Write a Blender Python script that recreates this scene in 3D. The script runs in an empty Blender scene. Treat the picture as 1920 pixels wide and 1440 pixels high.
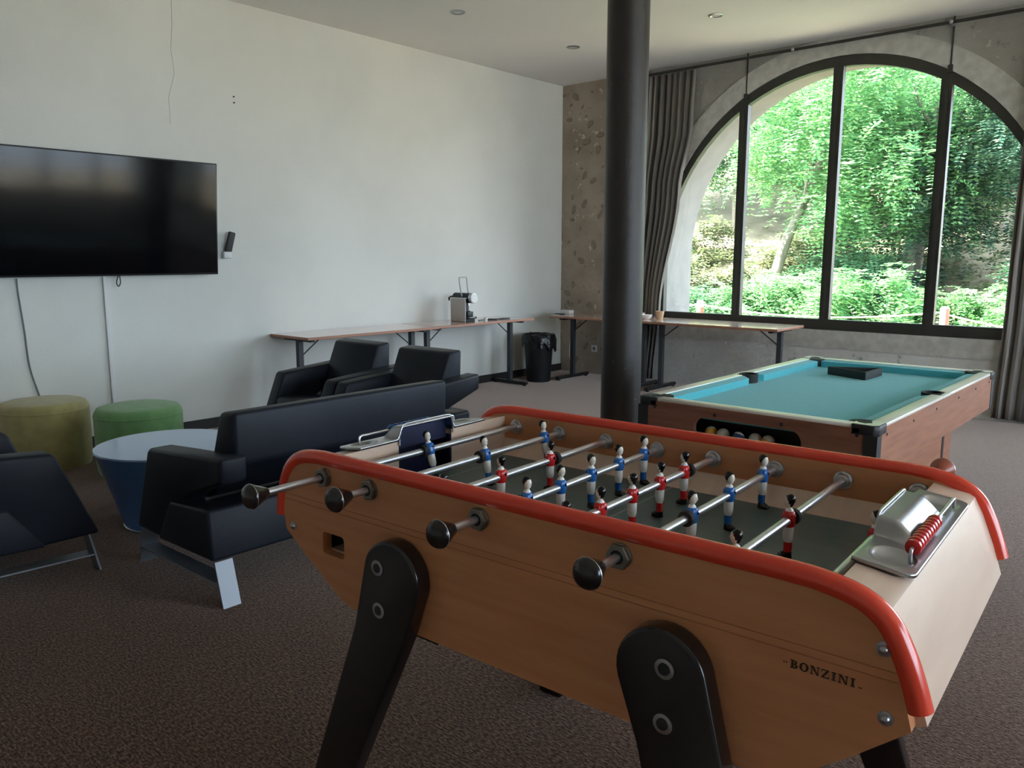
import bpy, bmesh, math, random
from mathutils import Vector, Matrix

random.seed(7)
sc = bpy.context.scene
COL = sc.collection
PI = math.pi

# ------------------------------------------------------------------ camera
YAW, PITCH = math.radians(41.678), math.radians(8.984)
fw = Vector((-math.sin(YAW) * math.cos(PITCH), math.cos(YAW) * math.cos(PITCH), -math.sin(PITCH)))
rt = Vector((math.cos(YAW), math.sin(YAW), 0.0))
up = rt.cross(fw)
cam_d = bpy.data.cameras.new('camera')
cam_d.sensor_fit = 'HORIZONTAL'
cam_d.sensor_width = 36.0
cam_d.lens = 36.0 * 1495.56 / 1920.0
cam_d.clip_start = 0.05
cam = bpy.data.objects.new('camera', cam_d)
COL.objects.link(cam)
m = Matrix((rt, up, -fw)).transposed().to_4x4()
m.translation = Vector((0, 0, 1.35))
cam.matrix_world = m
sc.camera = cam

# ------------------------------------------------------------------ world, sun, exposure
world = bpy.data.worlds.new('world')
sc.world = world
world.use_nodes = True
wn = world.node_tree
wn.nodes.clear()
w_out = wn.nodes.new('ShaderNodeOutputWorld')
w_bg = wn.nodes.new('ShaderNodeBackground')
w_bg.inputs['Color'].default_value = (0.70, 0.83, 1.0, 1)      # bright, evenly overcast
w_bg.inputs['Strength'].default_value = 1.0
wn.links.new(w_bg.outputs[0], w_out.inputs['Surface'])

sun_d = bpy.data.lights.new('sun', 'SUN')
sun_d.energy = 5.0
sun_d.angle = math.radians(1.0)
sun_d.color = (1.0, 0.95, 0.86)
sun = bpy.data.objects.new('sun', sun_d)
COL.objects.link(sun)
sun_dir = Vector((-0.42, -0.42, 0.80)).normalized()      # towards the sun, behind the building
sun.rotation_euler = sun_dir.to_track_quat('Z', 'Y').to_euler()

sc.view_settings.view_transform = 'Standard'
sc.view_settings.look = 'None'
sc.view_settings.gamma = 1.0
sc.view_settings.use_curve_mapping = False
sc.view_settings.exposure = 3.7
sc.cycles.use_denoising = True
sc.cycles.max_bounces = 10
sc.cycles.diffuse_bounces = 6
sc.cycles.transparent_max_bounces = 16
sc.cycles.sample_clamp_indirect = 6.0
sc.cycles.caustics_reflective = False
sc.cycles.caustics_refractive = False

ARCHES = (-2.82, 2.25)                # centres of the arched windows along the far wall
ADDED_SIDE_ARCHES = (5.6, 1.9)                  # unseen windows added along the right wall to bring in more daylight
YW = 7.61                             # inner face of the far wall
XW = -5.98                            # inner face of the left wall
XR, YN = 4.9, -4.2                   # right wall and near wall
ZC = 3.31                             # ceiling
for ax in ARCHES:                     # daylight portals: they only guide sampling of the sky
    ld = bpy.data.lights.new('window_portal', 'AREA')
    ld.shape = 'RECTANGLE'
    ld.size, ld.size_y = 3.5, 2.4
    ld.cycles.is_portal = True
    lo = bpy.data.objects.new('window_portal', ld)
    COL.objects.link(lo)
    lo.location = (ax, 8.27, 1.95)
    lo.rotation_euler = (-PI / 2, 0, 0)
for ay in ADDED_SIDE_ARCHES:
    ld = bpy.data.lights.new('window_portal', 'AREA')
    ld.shape = 'RECTANGLE'
    ld.size, ld.size_y = 2.4, 3.5
    ld.cycles.is_portal = True
    lo = bpy.data.objects.new('window_portal', ld)
    COL.objects.link(lo)
    lo.location = (XR + 0.66, ay, 1.95)
    lo.rotation_euler = (0, PI / 2, 0)


# ------------------------------------------------------------------ materials
def hexc(r, g, b):
    f = lambda c: (c / 255 / 12.92) if c / 255 <= 0.04045 else ((c / 255 + 0.055) / 1.055) ** 2.4
    return (f(r), f(g), f(b), 1)


class NT:
    def __init__(s, name):
        s.m = bpy.data.materials.new(name)
        s.m.use_nodes = True
        s.t = s.m.node_tree
        s.b = s.t.nodes['Principled BSDF']
        s.out = s.t.nodes['Material Output']

    def n(s, typ, **kw):
        nd = s.t.nodes.new(typ)
        for k, v in kw.items():
            if k in nd.inputs:
                nd.inputs[k].default_value = v
            else:
                setattr(nd, k, v)
        return nd

    def l(s, a, b):
        s.t.links.new(a, b)


def mat(name, col, rough=0.5, metal=0.0, col2=None, cscale=6.0, stretch=None, detail=4.0, bump=0.0, bscale=60.0,
        bstretch=None, spec=None, coat=0.0, sheen=0.0, lo=0.35, hi=0.65, island=False):
    k = NT(name)
    b = k.b
    b.inputs['Base Color'].default_value = col
    b.inputs['Roughness'].default_value = rough
    b.inputs['Metallic'].default_value = metal
    if spec is not None:
        b.inputs['Specular IOR Level'].default_value = spec
    if coat:
        b.inputs['Coat Weight'].default_value = coat
        b.inputs['Coat Roughness'].default_value = 0.12
    if sheen:
        b.inputs['Sheen Weight'].default_value = sheen
    tc = k.n('ShaderNodeTexCoord')
    if col2 is not None:
        mp = k.n('ShaderNodeMapping')
        if stretch:
            mp.inputs['Scale'].default_value = stretch
        k.l(tc.outputs['Object'], mp.inputs['Vector'])
        nz = k.n('ShaderNodeTexNoise', Scale=cscale, Detail=detail)
        k.l(mp.outputs[0], nz.inputs['Vector'])
        cr = k.n('ShaderNodeValToRGB')
        cr.color_ramp.elements[0].position = lo
        cr.color_ramp.elements[0].color = col
        cr.color_ramp.elements[1].position = hi
        cr.color_ramp.elements[1].color = col2
        k.l(nz.outputs[0], cr.inputs[0])
        k.l(cr.outputs[0], b.inputs['Base Color'])
    if bump:
        mp2 = k.n('ShaderNodeMapping')
        if bstretch:
            mp2.inputs['Scale'].default_value = bstretch
        k.l(tc.outputs['Object'], mp2.inputs['Vector'])
        nb = k.n('ShaderNodeTexNoise', Scale=bscale, Detail=3.0)
        k.l(mp2.outputs[0], nb.inputs['Vector'])
        bp = k.n('ShaderNodeBump', Strength=bump, Distance=0.01)
        k.l(nb.outputs[0], bp.inputs['Height'])
        k.l(bp.outputs[0], b.inputs['Normal'])
    return k.m


def glass_mat(name, tint=(1, 1, 1, 1)):
    k = NT(name)
    tr = k.n('ShaderNodeBsdfTransparent', Color=tint)
    gl = k.n('ShaderNodeBsdfGlossy', Roughness=0.02)
    lw = k.n('ShaderNodeLayerWeight', Blend=0.5)          # Schlick reflectance, the same from both faces
    pw = k.n('ShaderNodeMath', operation='POWER')
    pw.inputs[1].default_value = 5.0
    ma = k.n('ShaderNodeMath', operation='MULTIPLY_ADD')
    ma.inputs[1].default_value, ma.inputs[2].default_value = 0.95, 0.04
    mx = k.n('ShaderNodeMixShader')
    k.l(lw.outputs['Facing'], pw.inputs[0])
    k.l(pw.outputs[0], ma.inputs[0])
    k.l(ma.outputs[0], mx.inputs[0])
    k.l(tr.outputs[0], mx.inputs[1])
    k.l(gl.outputs[0], mx.inputs[2])
    k.l(mx.outputs[0], k.out.inputs['Surface'])
    return k.m


def leaf_mat(name, cols):
    k = NT(name)
    geo = k.n('ShaderNodeNewGeometry')
    cr = k.n('ShaderNodeValToRGB')
    e = cr.color_ramp.elements
    e[0].color, e[1].color = cols[0], cols[-1]
    for i, c in enumerate(cols[1:-1]):
        x = e.new((i + 1) / (len(cols) - 1))
        x.color = c
    k.l(geo.outputs['Random Per Island'], cr.inputs[0])
    df = k.n('ShaderNodeBsdfDiffuse')
    tl = k.n('ShaderNodeBsdfTranslucent')
    mx = k.n('ShaderNodeMixShader')
    mx.inputs[0].default_value = 0.35
    k.l(cr.outputs[0], df.inputs[0])
    k.l(cr.outputs[0], tl.inputs[0])
    k.l(df.outputs[0], mx.inputs[1])
    k.l(tl.outputs[0], mx.inputs[2])
    k.l(mx.outputs[0], k.out.inputs['Surface'])
    return k.m


def stripe_mat(name, c1, c2, c3):
    k = NT(name)
    k.b.inputs['Roughness'].default_value = 0.9
    k.b.inputs['Specular IOR Level'].default_value = 0.15
    uv = k.n('ShaderNodeUVMap')
    sep = k.n('ShaderNodeSeparateXYZ')
    k.l(uv.outputs[0], sep.inputs[0])
    mul = k.n('ShaderNodeMath', operation='MULTIPLY')
    mul.inputs[1].default_value = 46.0
    k.l(sep.outputs[0], mul.inputs[0])
    wn_ = k.n('ShaderNodeTexWhiteNoise', noise_dimensions='1D')
    fl = k.n('ShaderNodeMath', operation='FLOOR')
    k.l(mul.outputs[0], fl.inputs[0])
    k.l(fl.outputs[0], wn_.inputs['W'])
    cr = k.n('ShaderNodeValToRGB')
    cr.color_ramp.interpolation = 'CONSTANT'
    cr.color_ramp.elements[0].color = c1
    cr.color_ramp.elements[1].color = c2
    cr.color_ramp.elements[1].position = 0.5
    x = cr.color_ramp.elements.new(0.78)
    x.color = c3
    k.l(wn_.outputs[0], cr.inputs[0])
    k.l(cr.outputs[0], k.b.inputs['Base Color'])
    return k.m


def blotch_wall(name, base, base2, dark, light):
    """rendered rubble wall: mottled ground with dark and pale irregular patches"""
    k = NT(name)
    k.b.inputs['Roughness'].default_value = 0.95
    k.b.inputs['Specular IOR Level'].default_value = 0.1
    tc = k.n('ShaderNodeTexCoord')
    n1 = k.n('ShaderNodeTexNoise', Scale=2.2, Detail=6.0)
    k.l(tc.outputs['Object'], n1.inputs['Vector'])
    r1 = k.n('ShaderNodeValToRGB')
    r1.color_ramp.elements[0].color, r1.color_ramp.elements[0].position = base, 0.38
    r1.color_ramp.elements[1].color, r1.color_ramp.elements[1].position = base2, 0.64
    k.l(n1.outputs[0], r1.inputs[0])
    n2 = k.n('ShaderNodeTexNoise', Scale=9.0, Detail=5.0, Roughness=0.65)
    k.l(tc.outputs['Object'], n2.inputs['Vector'])
    r2 = k.n('ShaderNodeValToRGB')
    r2.color_ramp.elements[0].position, r2.color_ramp.elements[1].position = 0.62, 0.70
    k.l(n2.outputs[0], r2.inputs[0])
    m1 = k.n('ShaderNodeMix', data_type='RGBA')
    m1.inputs[7].default_value = dark
    k.l(r2.outputs[0], m1.inputs[0])
    k.l(r1.outputs[0], m1.inputs[6])
    n3 = k.n('ShaderNodeTexNoise', Scale=14.0, Detail=4.0)
    mp = k.n('ShaderNodeMapping')
    mp.inputs['Location'].default_value = (5, 3, 1)
    k.l(tc.outputs['Object'], mp.inputs['Vector'])
    k.l(mp.outputs[0], n3.inputs['Vector'])
    r3 = k.n('ShaderNodeValToRGB')
    r3.color_ramp.elements[0].position, r3.color_ramp.elements[1].position = 0.66, 0.72
    k.l(n3.outputs[0], r3.inputs[0])
    m2 = k.n('ShaderNodeMix', data_type='RGBA')
    m2.inputs[7].default_value = light
    k.l(r3.outputs[0], m2.inputs[0])
    k.l(m1.outputs[2], m2.inputs[6])
    k.l(m2.outputs[2], k.b.inputs['Base Color'])
    n4 = k.n('ShaderNodeTexNoise', Scale=22.0, Detail=6.0)
    k.l(tc.outputs['Object'], n4.inputs['Vector'])
    bp = k.n('ShaderNodeBump', Strength=0.5, Distance=0.02)
    k.l(n4.outputs[0], bp.inputs['Height'])
    k.l(bp.outputs[0], k.b.inputs['Normal'])
    return k.m


def carpet_mat(name):
    k = NT(name)
    k.b.inputs['Roughness'].default_value = 1.0
    k.b.inputs['Specular IOR Level'].default_value = 0.08
    k.b.inputs['Sheen Weight'].default_value = 1.0
    k.b.inputs['Sheen Roughness'].default_value = 0.22
    k.b.inputs['Sheen Tint'].default_value = (1.0, 0.83, 0.74, 1)
    tc = k.n('ShaderNodeTexCoord')
    n1 = k.n('ShaderNodeTexNoise', Scale=150.0, Detail=3.0, Roughness=0.7)
    mpc = k.n('ShaderNodeMapping')
    mpc.inputs['Scale'].default_value = (0.42, 1.0, 1.0)
    k.l(tc.outputs['Object'], mpc.inputs['Vector'])
    k.l(mpc.outputs[0], n1.inputs['Vector'])
    r1 = k.n('ShaderNodeValToRGB')
    r1.color_ramp.elements[0].color, r1.color_ramp.elements[0].position = (0.054, 0.029, 0.020, 1), 0.42
    r1.color_ramp.elements[1].color, r1.color_ramp.elements[1].position = (0.310, 0.190, 0.138, 1), 0.74
    k.l(n1.outputs[0], r1.inputs[0])
    n2 = k.n('ShaderNodeTexNoise', Scale=0.9, Detail=3.0)
    k.l(tc.outputs['Object'], n2.inputs['Vector'])
    m1 = k.n('ShaderNodeMix', data_type='RGBA', blend_type='MULTIPLY')
    r2 = k.n('ShaderNodeValToRGB')
    r2.color_ramp.elements[0].color, r2.color_ramp.elements[0].position = (0.80, 0.78, 0.78, 1), 0.3
    r2.color_ramp.elements[1].color, r2.color_ramp.elements[1].position = (1, 1, 1, 1), 0.7
    k.l(n2.outputs[0], r2.inputs[0])
    m1.inputs[0].default_value = 1.0
    k.l(r1.outputs[0], m1.inputs[6])
    k.l(r2.outputs[0], m1.inputs[7])
    k.l(m1.outputs[2], k.b.inputs['Base Color'])
    bp = k.n('ShaderNodeBump', Strength=0.6, Distance=0.006)
    k.l(n1.outputs[0], bp.inputs['Height'])
    k.l(bp.outputs[0], k.b.inputs['Normal'])
    return k.m


def column_mat(name):
    k = NT(name)
    k.b.inputs['Roughness'].default_value = 0.42
    tc = k.n('ShaderNodeTexCoord')
    n1 = k.n('ShaderNodeTexNoise', Scale=11.0, Detail=6.0, Roughness=0.7)
    k.l(tc.outputs['Object'], n1.inputs['Vector'])
    r1 = k.n('ShaderNodeValToRGB')
    r1.color_ramp.elements[0].color, r1.color_ramp.elements[0].position = (0.028, 0.022, 0.019, 1), 0.715
    r1.color_ramp.elements[1].color, r1.color_ramp.elements[1].position = (0.32, 0.29, 0.28, 1), 0.735
    # paint chips grow frequent towards the foot, where things knock against it
    sep = k.n('ShaderNodeSeparateXYZ')
    k.l(tc.outputs['Object'], sep.inputs[0])
    mr = k.n('ShaderNodeMapRange')
    mr.inputs['From Min'].default_value, mr.inputs['From Max'].default_value = 0.2, 2.2
    mr.inputs['To Min'].default_value, mr.inputs['To Max'].default_value = 0.055, -0.06
    k.l(sep.outputs[2], mr.inputs['Value'])
    ad = k.n('ShaderNodeMath', operation='ADD')
    k.l(n1.outputs[0], ad.inputs[0])
    k.l(mr.outputs[0], ad.inputs[1])
    k.l(ad.outputs[0], r1.inputs[0])
    k.l(r1.outputs[0], k.b.inputs['Base Color'])
    n2 = k.n('ShaderNodeTexNoise', Scale=120.0, Detail=3.0)
    mp = k.n('ShaderNodeMapping')
    mp.inputs['Scale'].default_value = (1, 1, 2.5)
    k.l(tc.outputs['Object'], mp.inputs['Vector'])
    k.l(mp.outputs[0], n2.inputs['Vector'])
    bp = k.n('ShaderNodeBump', Strength=0.35, Distance=0.004)
    k.l(n2.outputs[0], bp.inputs['Height'])
    k.l(bp.outputs[0], k.b.inputs['Normal'])
    return k.m


M = {}
M['paint'] = mat('white_wall_paint', (0.72, 0.72, 0.675, 1), 0.85, col2=(0.65, 0.65, 0.61, 1), cscale=1.3, detail=5, bump=0.12, bscale=90, lo=0.4, hi=0.72)
M['ceiling'] = mat('ceiling_paint', (0.87, 0.87, 0.87, 1), 0.9, col2=(0.84, 0.84, 0.84, 1), cscale=1.2)
M['plain'] = mat('plain_wall', (0.66, 0.65, 0.62, 1), 0.9)
M['stone'] = blotch_wall('rubble_render', (0.320, 0.260, 0.205, 1), (0.420, 0.350, 0.285, 1), (0.17, 0.135, 0.105, 1), (0.60, 0.53, 0.43, 1))
M['greywall'] = blotch_wall('grey_rough_render', (0.33, 0.315, 0.28, 1), (0.41, 0.395, 0.36, 1), (0.22, 0.20, 0.17, 1), (0.50, 0.48, 0.43, 1))
M['plinth'] = blotch_wall('pale_grey_render', (0.60, 0.59, 0.555, 1), (0.72, 0.71, 0.675, 1), (0.36, 0.34, 0.31, 1), (0.80, 0.78, 0.74, 1))
M['rock'] = mat('embedded_stone', (0.16, 0.115, 0.08, 1), 0.9, col2=(0.36, 0.30, 0.23, 1), cscale=9, bump=0.4, bscale=40)
M['concrete'] = mat('smooth_concrete', (0.46, 0.45, 0.415, 1), 0.85, col2=(0.60, 0.59, 0.55, 1), cscale=12, detail=8, bump=0.2, bscale=50)
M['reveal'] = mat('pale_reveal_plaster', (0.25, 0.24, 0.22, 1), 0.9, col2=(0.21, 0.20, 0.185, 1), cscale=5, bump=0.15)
M['carpet'] = carpet_mat('brown_carpet')
M['base'] = mat('dark_baseboard', (0.022, 0.019, 0.018, 1), 0.6)
M['frame'] = mat('dark_window_metal', (0.030, 0.030, 0.024, 1), 0.5, col2=(0.042, 0.040, 0.032, 1), cscale=9)
M['glass'] = glass_mat('window_glass', (0.97, 0.985, 0.975, 1))
M['column'] = column_mat('chipped_dark_paint')
M['curtain'] = stripe_mat('striped_curtain_cloth', (0.150, 0.135, 0.120, 1), (0.235, 0.215, 0.195, 1), (0.36, 0.335, 0.31, 1))
M['chrome'] = mat('chrome', (0.66, 0.67, 0.71, 1), 0.34, 1.0)
M['steel'] = mat('brushed_steel', (0.50, 0.51, 0.53, 1), 0.32, 1.0, bump=0.05, bscale=200, bstretch=(1, 12, 1))
M['legplate'] = mat('satin_grey_leg_plate', (0.30, 0.32, 0.35, 1), 0.5, 0.8)
M['alu'] = mat('cast_aluminium', (0.52, 0.53, 0.56, 1), 0.30, 1.0, col2=(0.44, 0.45, 0.48, 1), cscale=20)
M['nut'] = mat('dull_plated_steel', (0.30, 0.29, 0.25, 1), 0.4, 1.0)
M['blackmetal'] = mat('black_painted_metal', (0.018, 0.018, 0.020, 1), 0.45)
M['greymetal'] = mat('dark_grey_table_leg', (0.045, 0.05, 0.056, 1), 0.5)
M['blackplastic'] = mat('glossy_black_plastic', (0.008, 0.006, 0.006, 1), 0.22, coat=0.3)
M['mattblack'] = mat('matt_black_plastic', (0.014, 0.014, 0.015, 1), 0.55)
M['rubber'] = mat('black_rubber', (0.012, 0.012, 0.012, 1), 0.75)
M['leather'] = mat('black_leatherette', (0.011, 0.014, 0.022, 1), 0.44, col2=(0.015, 0.018, 0.028, 1), cscale=5, spec=0.25, bump=0.10, bscale=260)
M['yellow'] = mat('mustard_wool', (0.43, 0.38, 0.15, 1), 0.95, col2=(0.36, 0.31, 0.12, 1), cscale=14, bump=0.4, bscale=220, sheen=0.4)
M['green'] = mat('green_wool', (0.20, 0.42, 0.16, 1), 0.95, col2=(0.16, 0.35, 0.13, 1), cscale=14, bump=0.4, bscale=220, sheen=0.4)
M['blue'] = mat('blue_moulded_plastic', (0.12, 0.28, 0.66, 1), 0.25, coat=0.6)
M['bluetop'] = mat('blue_top_painted_sheen', (0.24, 0.42, 0.74, 1), 0.22, coat=0.8)  # the table's blue, lightened to carry the reflection on its top
M['beech'] = mat('beech_veneer', (0.58, 0.240, 0.100, 1), 0.34, col2=(0.64, 0.290, 0.128, 1), cscale=3.2, stretch=(1.2, 5, 14), detail=6, coat=0.25)
M['beech_pale'] = mat('pale_beech_laminate', (0.64, 0.46, 0.35, 1), 0.40, col2=(0.70, 0.52, 0.40, 1), cscale=3.0, stretch=(14, 1.2, 5), detail=6, coat=0.3)
M['groove'] = mat('dark_groove_line', (0.42, 0.165, 0.07, 1), 0.7)
M['red'] = mat('glossy_red_plastic', (0.80, 0.065, 0.030, 1), 0.22, coat=0.4)
M['redpaint'] = mat('red_enamel', (0.58, 0.02, 0.02, 1), 0.22)
M['redwood'] = mat('red_stained_handle', (0.30, 0.06, 0.03, 1), 0.35)
M['bluepaint'] = mat('blue_enamel', (0.02, 0.13, 0.42, 1), 0.22)
M['whitepaint'] = mat('white_enamel', (0.92, 0.92, 0.92, 1), 0.25)
M['skin'] = mat('cream_enamel', (0.80, 0.74, 0.64, 1), 0.25)
M['hair'] = mat('black_enamel', (0.006, 0.005, 0.005, 1), 0.18)
M['pitch'] = mat('dark_green_linoleum', (0.075, 0.118, 0.118, 1), 0.36, col2=(0.092, 0.138, 0.136, 1), cscale=4, stretch=(1, 8, 1))
M['fieldline'] = mat('pale_pitch_line', (0.30, 0.34, 0.33, 1), 0.5)
M['darkblue'] = mat('dark_blue_goal_plastic', (0.008, 0.012, 0.045, 1), 0.35)
M['ink'] = mat('dark_brown_lettering', (0.045, 0.020, 0.010, 1), 0.6)
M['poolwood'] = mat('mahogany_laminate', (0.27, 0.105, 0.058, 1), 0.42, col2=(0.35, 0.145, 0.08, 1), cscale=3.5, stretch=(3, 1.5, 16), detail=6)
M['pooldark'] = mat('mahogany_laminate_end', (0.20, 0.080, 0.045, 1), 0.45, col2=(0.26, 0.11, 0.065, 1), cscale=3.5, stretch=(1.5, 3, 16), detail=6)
M['poolrail'] = mat('cream_rail_laminate', (0.78, 0.76, 0.68, 1), 0.30)
M['felt'] = mat('teal_baize', (0.08, 0.42, 0.48, 1), 0.95, col2=(0.09, 0.45, 0.51, 1), cscale=60, bump=0.1, bscale=300, spec=0.15, sheen=0.22)
M['tabletop'] = mat('cherry_table_laminate', (0.55, 0.34, 0.25, 1), 0.22, col2=(0.60, 0.38, 0.29, 1), cscale=3, stretch=(14, 1.5, 1), coat=1.0)
M['tabletop2'] = mat('worn_pale_laminate', (0.50, 0.36, 0.28, 1), 0.24, col2=(0.56, 0.42, 0.33, 1), cscale=3, stretch=(1.5, 14, 1), coat=1.0)
M['edge'] = mat('cherry_edge_band', (0.42, 0.20, 0.125, 1), 0.4)
M['screen'] = mat('tv_screen', (0.003, 0.003, 0.004, 1), 0.09, spec=0.22)
M['tvbody'] = mat('tv_bezel', (0.010, 0.010, 0.011, 1), 0.35)
M['whiteplastic'] = mat('white_plastic', (0.66, 0.66, 0.65, 1), 0.4)
M['greyplastic'] = mat('grey_cable', (0.16, 0.17, 0.18, 1), 0.5)
M['machine'] = mat('titanium_grey_panel', (0.42, 0.41, 0.39, 1), 0.38, 0.2)
M['bin'] = mat('black_bin_plastic', (0.012, 0.013, 0.016, 1), 0.5)
M['bag'] = mat('black_bin_liner', (0.012, 0.012, 0.014, 1), 0.25, bump=0.8, bscale=25)
M['ceramic'] = mat('white_ceramic', (0.75, 0.74, 0.72, 1), 0.2)
M['tan'] = mat('tan_wood', (0.52, 0.34, 0.20, 1), 0.6)
M['postwhite'] = mat('white_post_paint', (0.68, 0.66, 0.62, 1), 0.7)
M['postred'] = mat('red_post_paint', (0.55, 0.11, 0.08, 1), 0.7)
M['rope'] = mat('pale_rope', (0.55, 0.50, 0.42, 1), 0.9, bump=0.5, bscale=60)
M['bark'] = mat('grey_bark', (0.16, 0.13, 0.10, 1), 0.95, col2=(0.25, 0.21, 0.17, 1), cscale=9, stretch=(1, 1, 0.3), bump=0.7, bscale=22, bstretch=(1, 1, 0.25))
M['soil'] = mat('dry_hillside', (0.20, 0.16, 0.10, 1), 1.0, col2=(0.40, 0.33, 0.22, 1), cscale=1.1, detail=8, bump=0.6, bscale=7)
M['terrace'] = mat('gravel_terrace', (0.52, 0.48, 0.41, 1), 1.0, col2=(0.44, 0.40, 0.34, 1), cscale=30)
M['leaf_bright'] = leaf_mat('bright_green_leaves', [(0.088, 0.232, 0.101, 1), (0.163, 0.357, 0.143, 1), (0.292, 0.480, 0.186, 1)])
M['leaf_mid'] = leaf_mat('mid_green_leaves', [(0.063, 0.172, 0.090, 1), (0.122, 0.275, 0.134, 1), (0.263, 0.404, 0.197, 1)])
M['leaf_dark'] = leaf_mat('dark_green_leaves', [(0.028, 0.072, 0.049, 1), (0.054, 0.113, 0.072, 1), (0.124, 0.193, 0.112, 1)])
M['leaf_dry'] = leaf_mat('dry_olive_leaves', [(0.11, 0.14, 0.065, 1), (0.19, 0.19, 0.105, 1), (0.085, 0.155, 0.065, 1)])


# ------------------------------------------------------------------ mesh helpers
class MB:
    def __init__(s):
        s.bm = bmesh.new()
        s.mi = 0

    def _faces(s, faces):
        for f in faces:
            f.material_index = s.mi

    def poly(s, vs, fs):
        bv = [s.bm.verts.new(v) for v in vs]
        out = []
        for f in fs:
            try:
                nf = s.bm.faces.new([bv[i] for i in f])
                nf.material_index = s.mi
                out.append(nf)
            except ValueError:
                pass
        return bv

    def box(s, a, b):
        x0, y0, z0 = a
        x1, y1, z1 = b
        vs = [(x0, y0, z0), (x1, y0, z0), (x1, y1, z0), (x0, y1, z0), (x0, y0, z1), (x1, y0, z1), (x1, y1, z1), (x0, y1, z1)]
        s.poly(vs, [(0, 3, 2, 1), (4, 5, 6, 7), (0, 1, 5, 4), (1, 2, 6, 5), (2, 3, 7, 6), (3, 0, 4, 7)])
        return s

    def prism(s, pts, axis, a, b):
        f = {'x': lambda p, t: (t, p[0], p[1]), 'y': lambda p, t: (p[0], t, p[1]), 'z': lambda p, t: (p[0], p[1], t)}[axis]
        n = len(pts)
        vs = [f(p, a) for p in pts] + [f(p, b) for p in pts]
        s.poly(vs, [tuple(range(n)), tuple(range(2 * n - 1, n - 1, -1))] + [(i, i + n, (i + 1) % n + n, (i + 1) % n) for i in range(n)])
        return s

    def ring_stack(s, rings, caps=True):
        n = len(rings[0])
        vs = [p for r in rings for p in r]
        fs = []
        for k in range(len(rings) - 1):
            for i in range(n):
                j = (i + 1) % n
                fs.append((k * n + i, k * n + j, (k + 1) * n + j, (k + 1) * n + i))
        if caps:
            fs.append(tuple(range(n - 1, -1, -1)))
            fs.append(tuple(range((len(rings) - 1) * n, len(rings) * n)))
        s.poly(vs, fs)
        return s

    def cyl(s, p0, p1, r0, r1=None, seg=14, caps=True):
        p0, p1 = Vector(p0), Vector(p1)
        r1 = r0 if r1 is None else r1
        q = (p1 - p0).to_track_quat('Z', 'Y')
        rings = []
        for p, r in ((p0, r0), (p1, r1)):
            rings.append([p + q @ Vector((r * math.cos(2 * PI * i / seg), r * math.sin(2 * PI * i / seg), 0)) for i in range(seg)])
        return s.ring_stack(rings, caps)

    def lathe(s, prof, origin, axis=(0, 0, 1), seg=20, caps=True):
        o = Vector(origin)
        q = Vector(axis).to_track_quat('Z', 'Y')
        rings = [[o + q @ Vector((max(r, 1e-4) * math.cos(2 * PI * i / seg), max(r, 1e-4) * math.sin(2 * PI * i / seg), z)) for i in range(seg)] for r, z in prof]
        return s.ring_stack(rings, caps)

    def tube(s, path, r, seg=8, caps=True):
        path = [Vector(p) for p in path]
        rings = []
        t0 = (path[1] - path[0]).normalized()
        ref = Vector((0, 0, 1)) if abs(t0.z) < 0.9 else Vector((1, 0, 0))
        u = t0.cross(ref).normalized()
        for i, p in enumerate(path):
            t = (path[min(i + 1, len(path) - 1)] - path[max(i - 1, 0)]).normalized()
            u = (u - t * u.dot(t)).normalized()
            v = t.cross(u)
            rr = r[i] if isinstance(r, (list, tuple)) else r
            rings.append([p + (u * math.cos(2 * PI * k / seg) + v * math.sin(2 * PI * k / seg)) * rr for k in range(seg)])
        return s.ring_stack(rings, caps)

    def sphere(s, c, r, seg=14, rings=8):
        c = Vector(c)
        rx, ry, rz = (r, r, r) if isinstance(r, (int, float)) else r
        rs = []
        for k in range(rings + 1):
            a = -PI / 2 + PI * k / rings
            cr = max(math.cos(a), 0.01)
            rs.append([c + Vector((rx * cr * math.cos(2 * PI * i / seg), ry * cr * math.sin(2 * PI * i / seg), rz * math.sin(a))) for i in range(seg)])
        return s.ring_stack(rs, True)

    def plate(s, loops, axis, a, b):
        """flat plate with holes: loops of 2D points (first outer, rest holes)"""
        cu = bpy.data.curves.new('tmp', 'CURVE')
        cu.dimensions = '2D'
        cu.fill_mode = 'BOTH'
        cu.extrude = abs(b - a) / 2
        for lp in loops:
            sp = cu.splines.new('POLY')
            sp.points.add(len(lp) - 1)
            for p, q in zip(sp.points, lp):
                p.co = (q[0], q[1], 0, 1)
            sp.use_cyclic_u = True
        ob = bpy.data.objects.new('tmp', cu)
        me = ob.to_mesh()
        mid = (a + b) / 2
        vs = []
        for v in me.vertices:
            x, y, z = v.co
            vs.append({'x': (z + mid, x, y), 'y': (x, z + mid, y), 'z': (x, y, z + mid)}[axis])
        s.poly(vs, [tuple(p.vertices) for p in me.polygons])
        ob.to_mesh_clear()
        bpy.data.objects.remove(ob)
        bpy.data.curves.remove(cu)
        bmesh.ops.remove_doubles(s.bm, verts=s.bm.verts, dist=1e-6)
        return s

    def bevel(s, w, seg=2, angle=0.5):
        bmesh.ops.recalc_face_normals(s.bm, faces=s.bm.faces)
        es = [e for e in s.bm.edges if len(e.link_faces) == 2 and e.calc_face_angle(0) > angle]
        bmesh.ops.bevel(s.bm, geom=es, offset=w, offset_type='OFFSET', segments=seg, profile=0.5, affect='EDGES', clamp_overlap=True)
        return s

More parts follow.
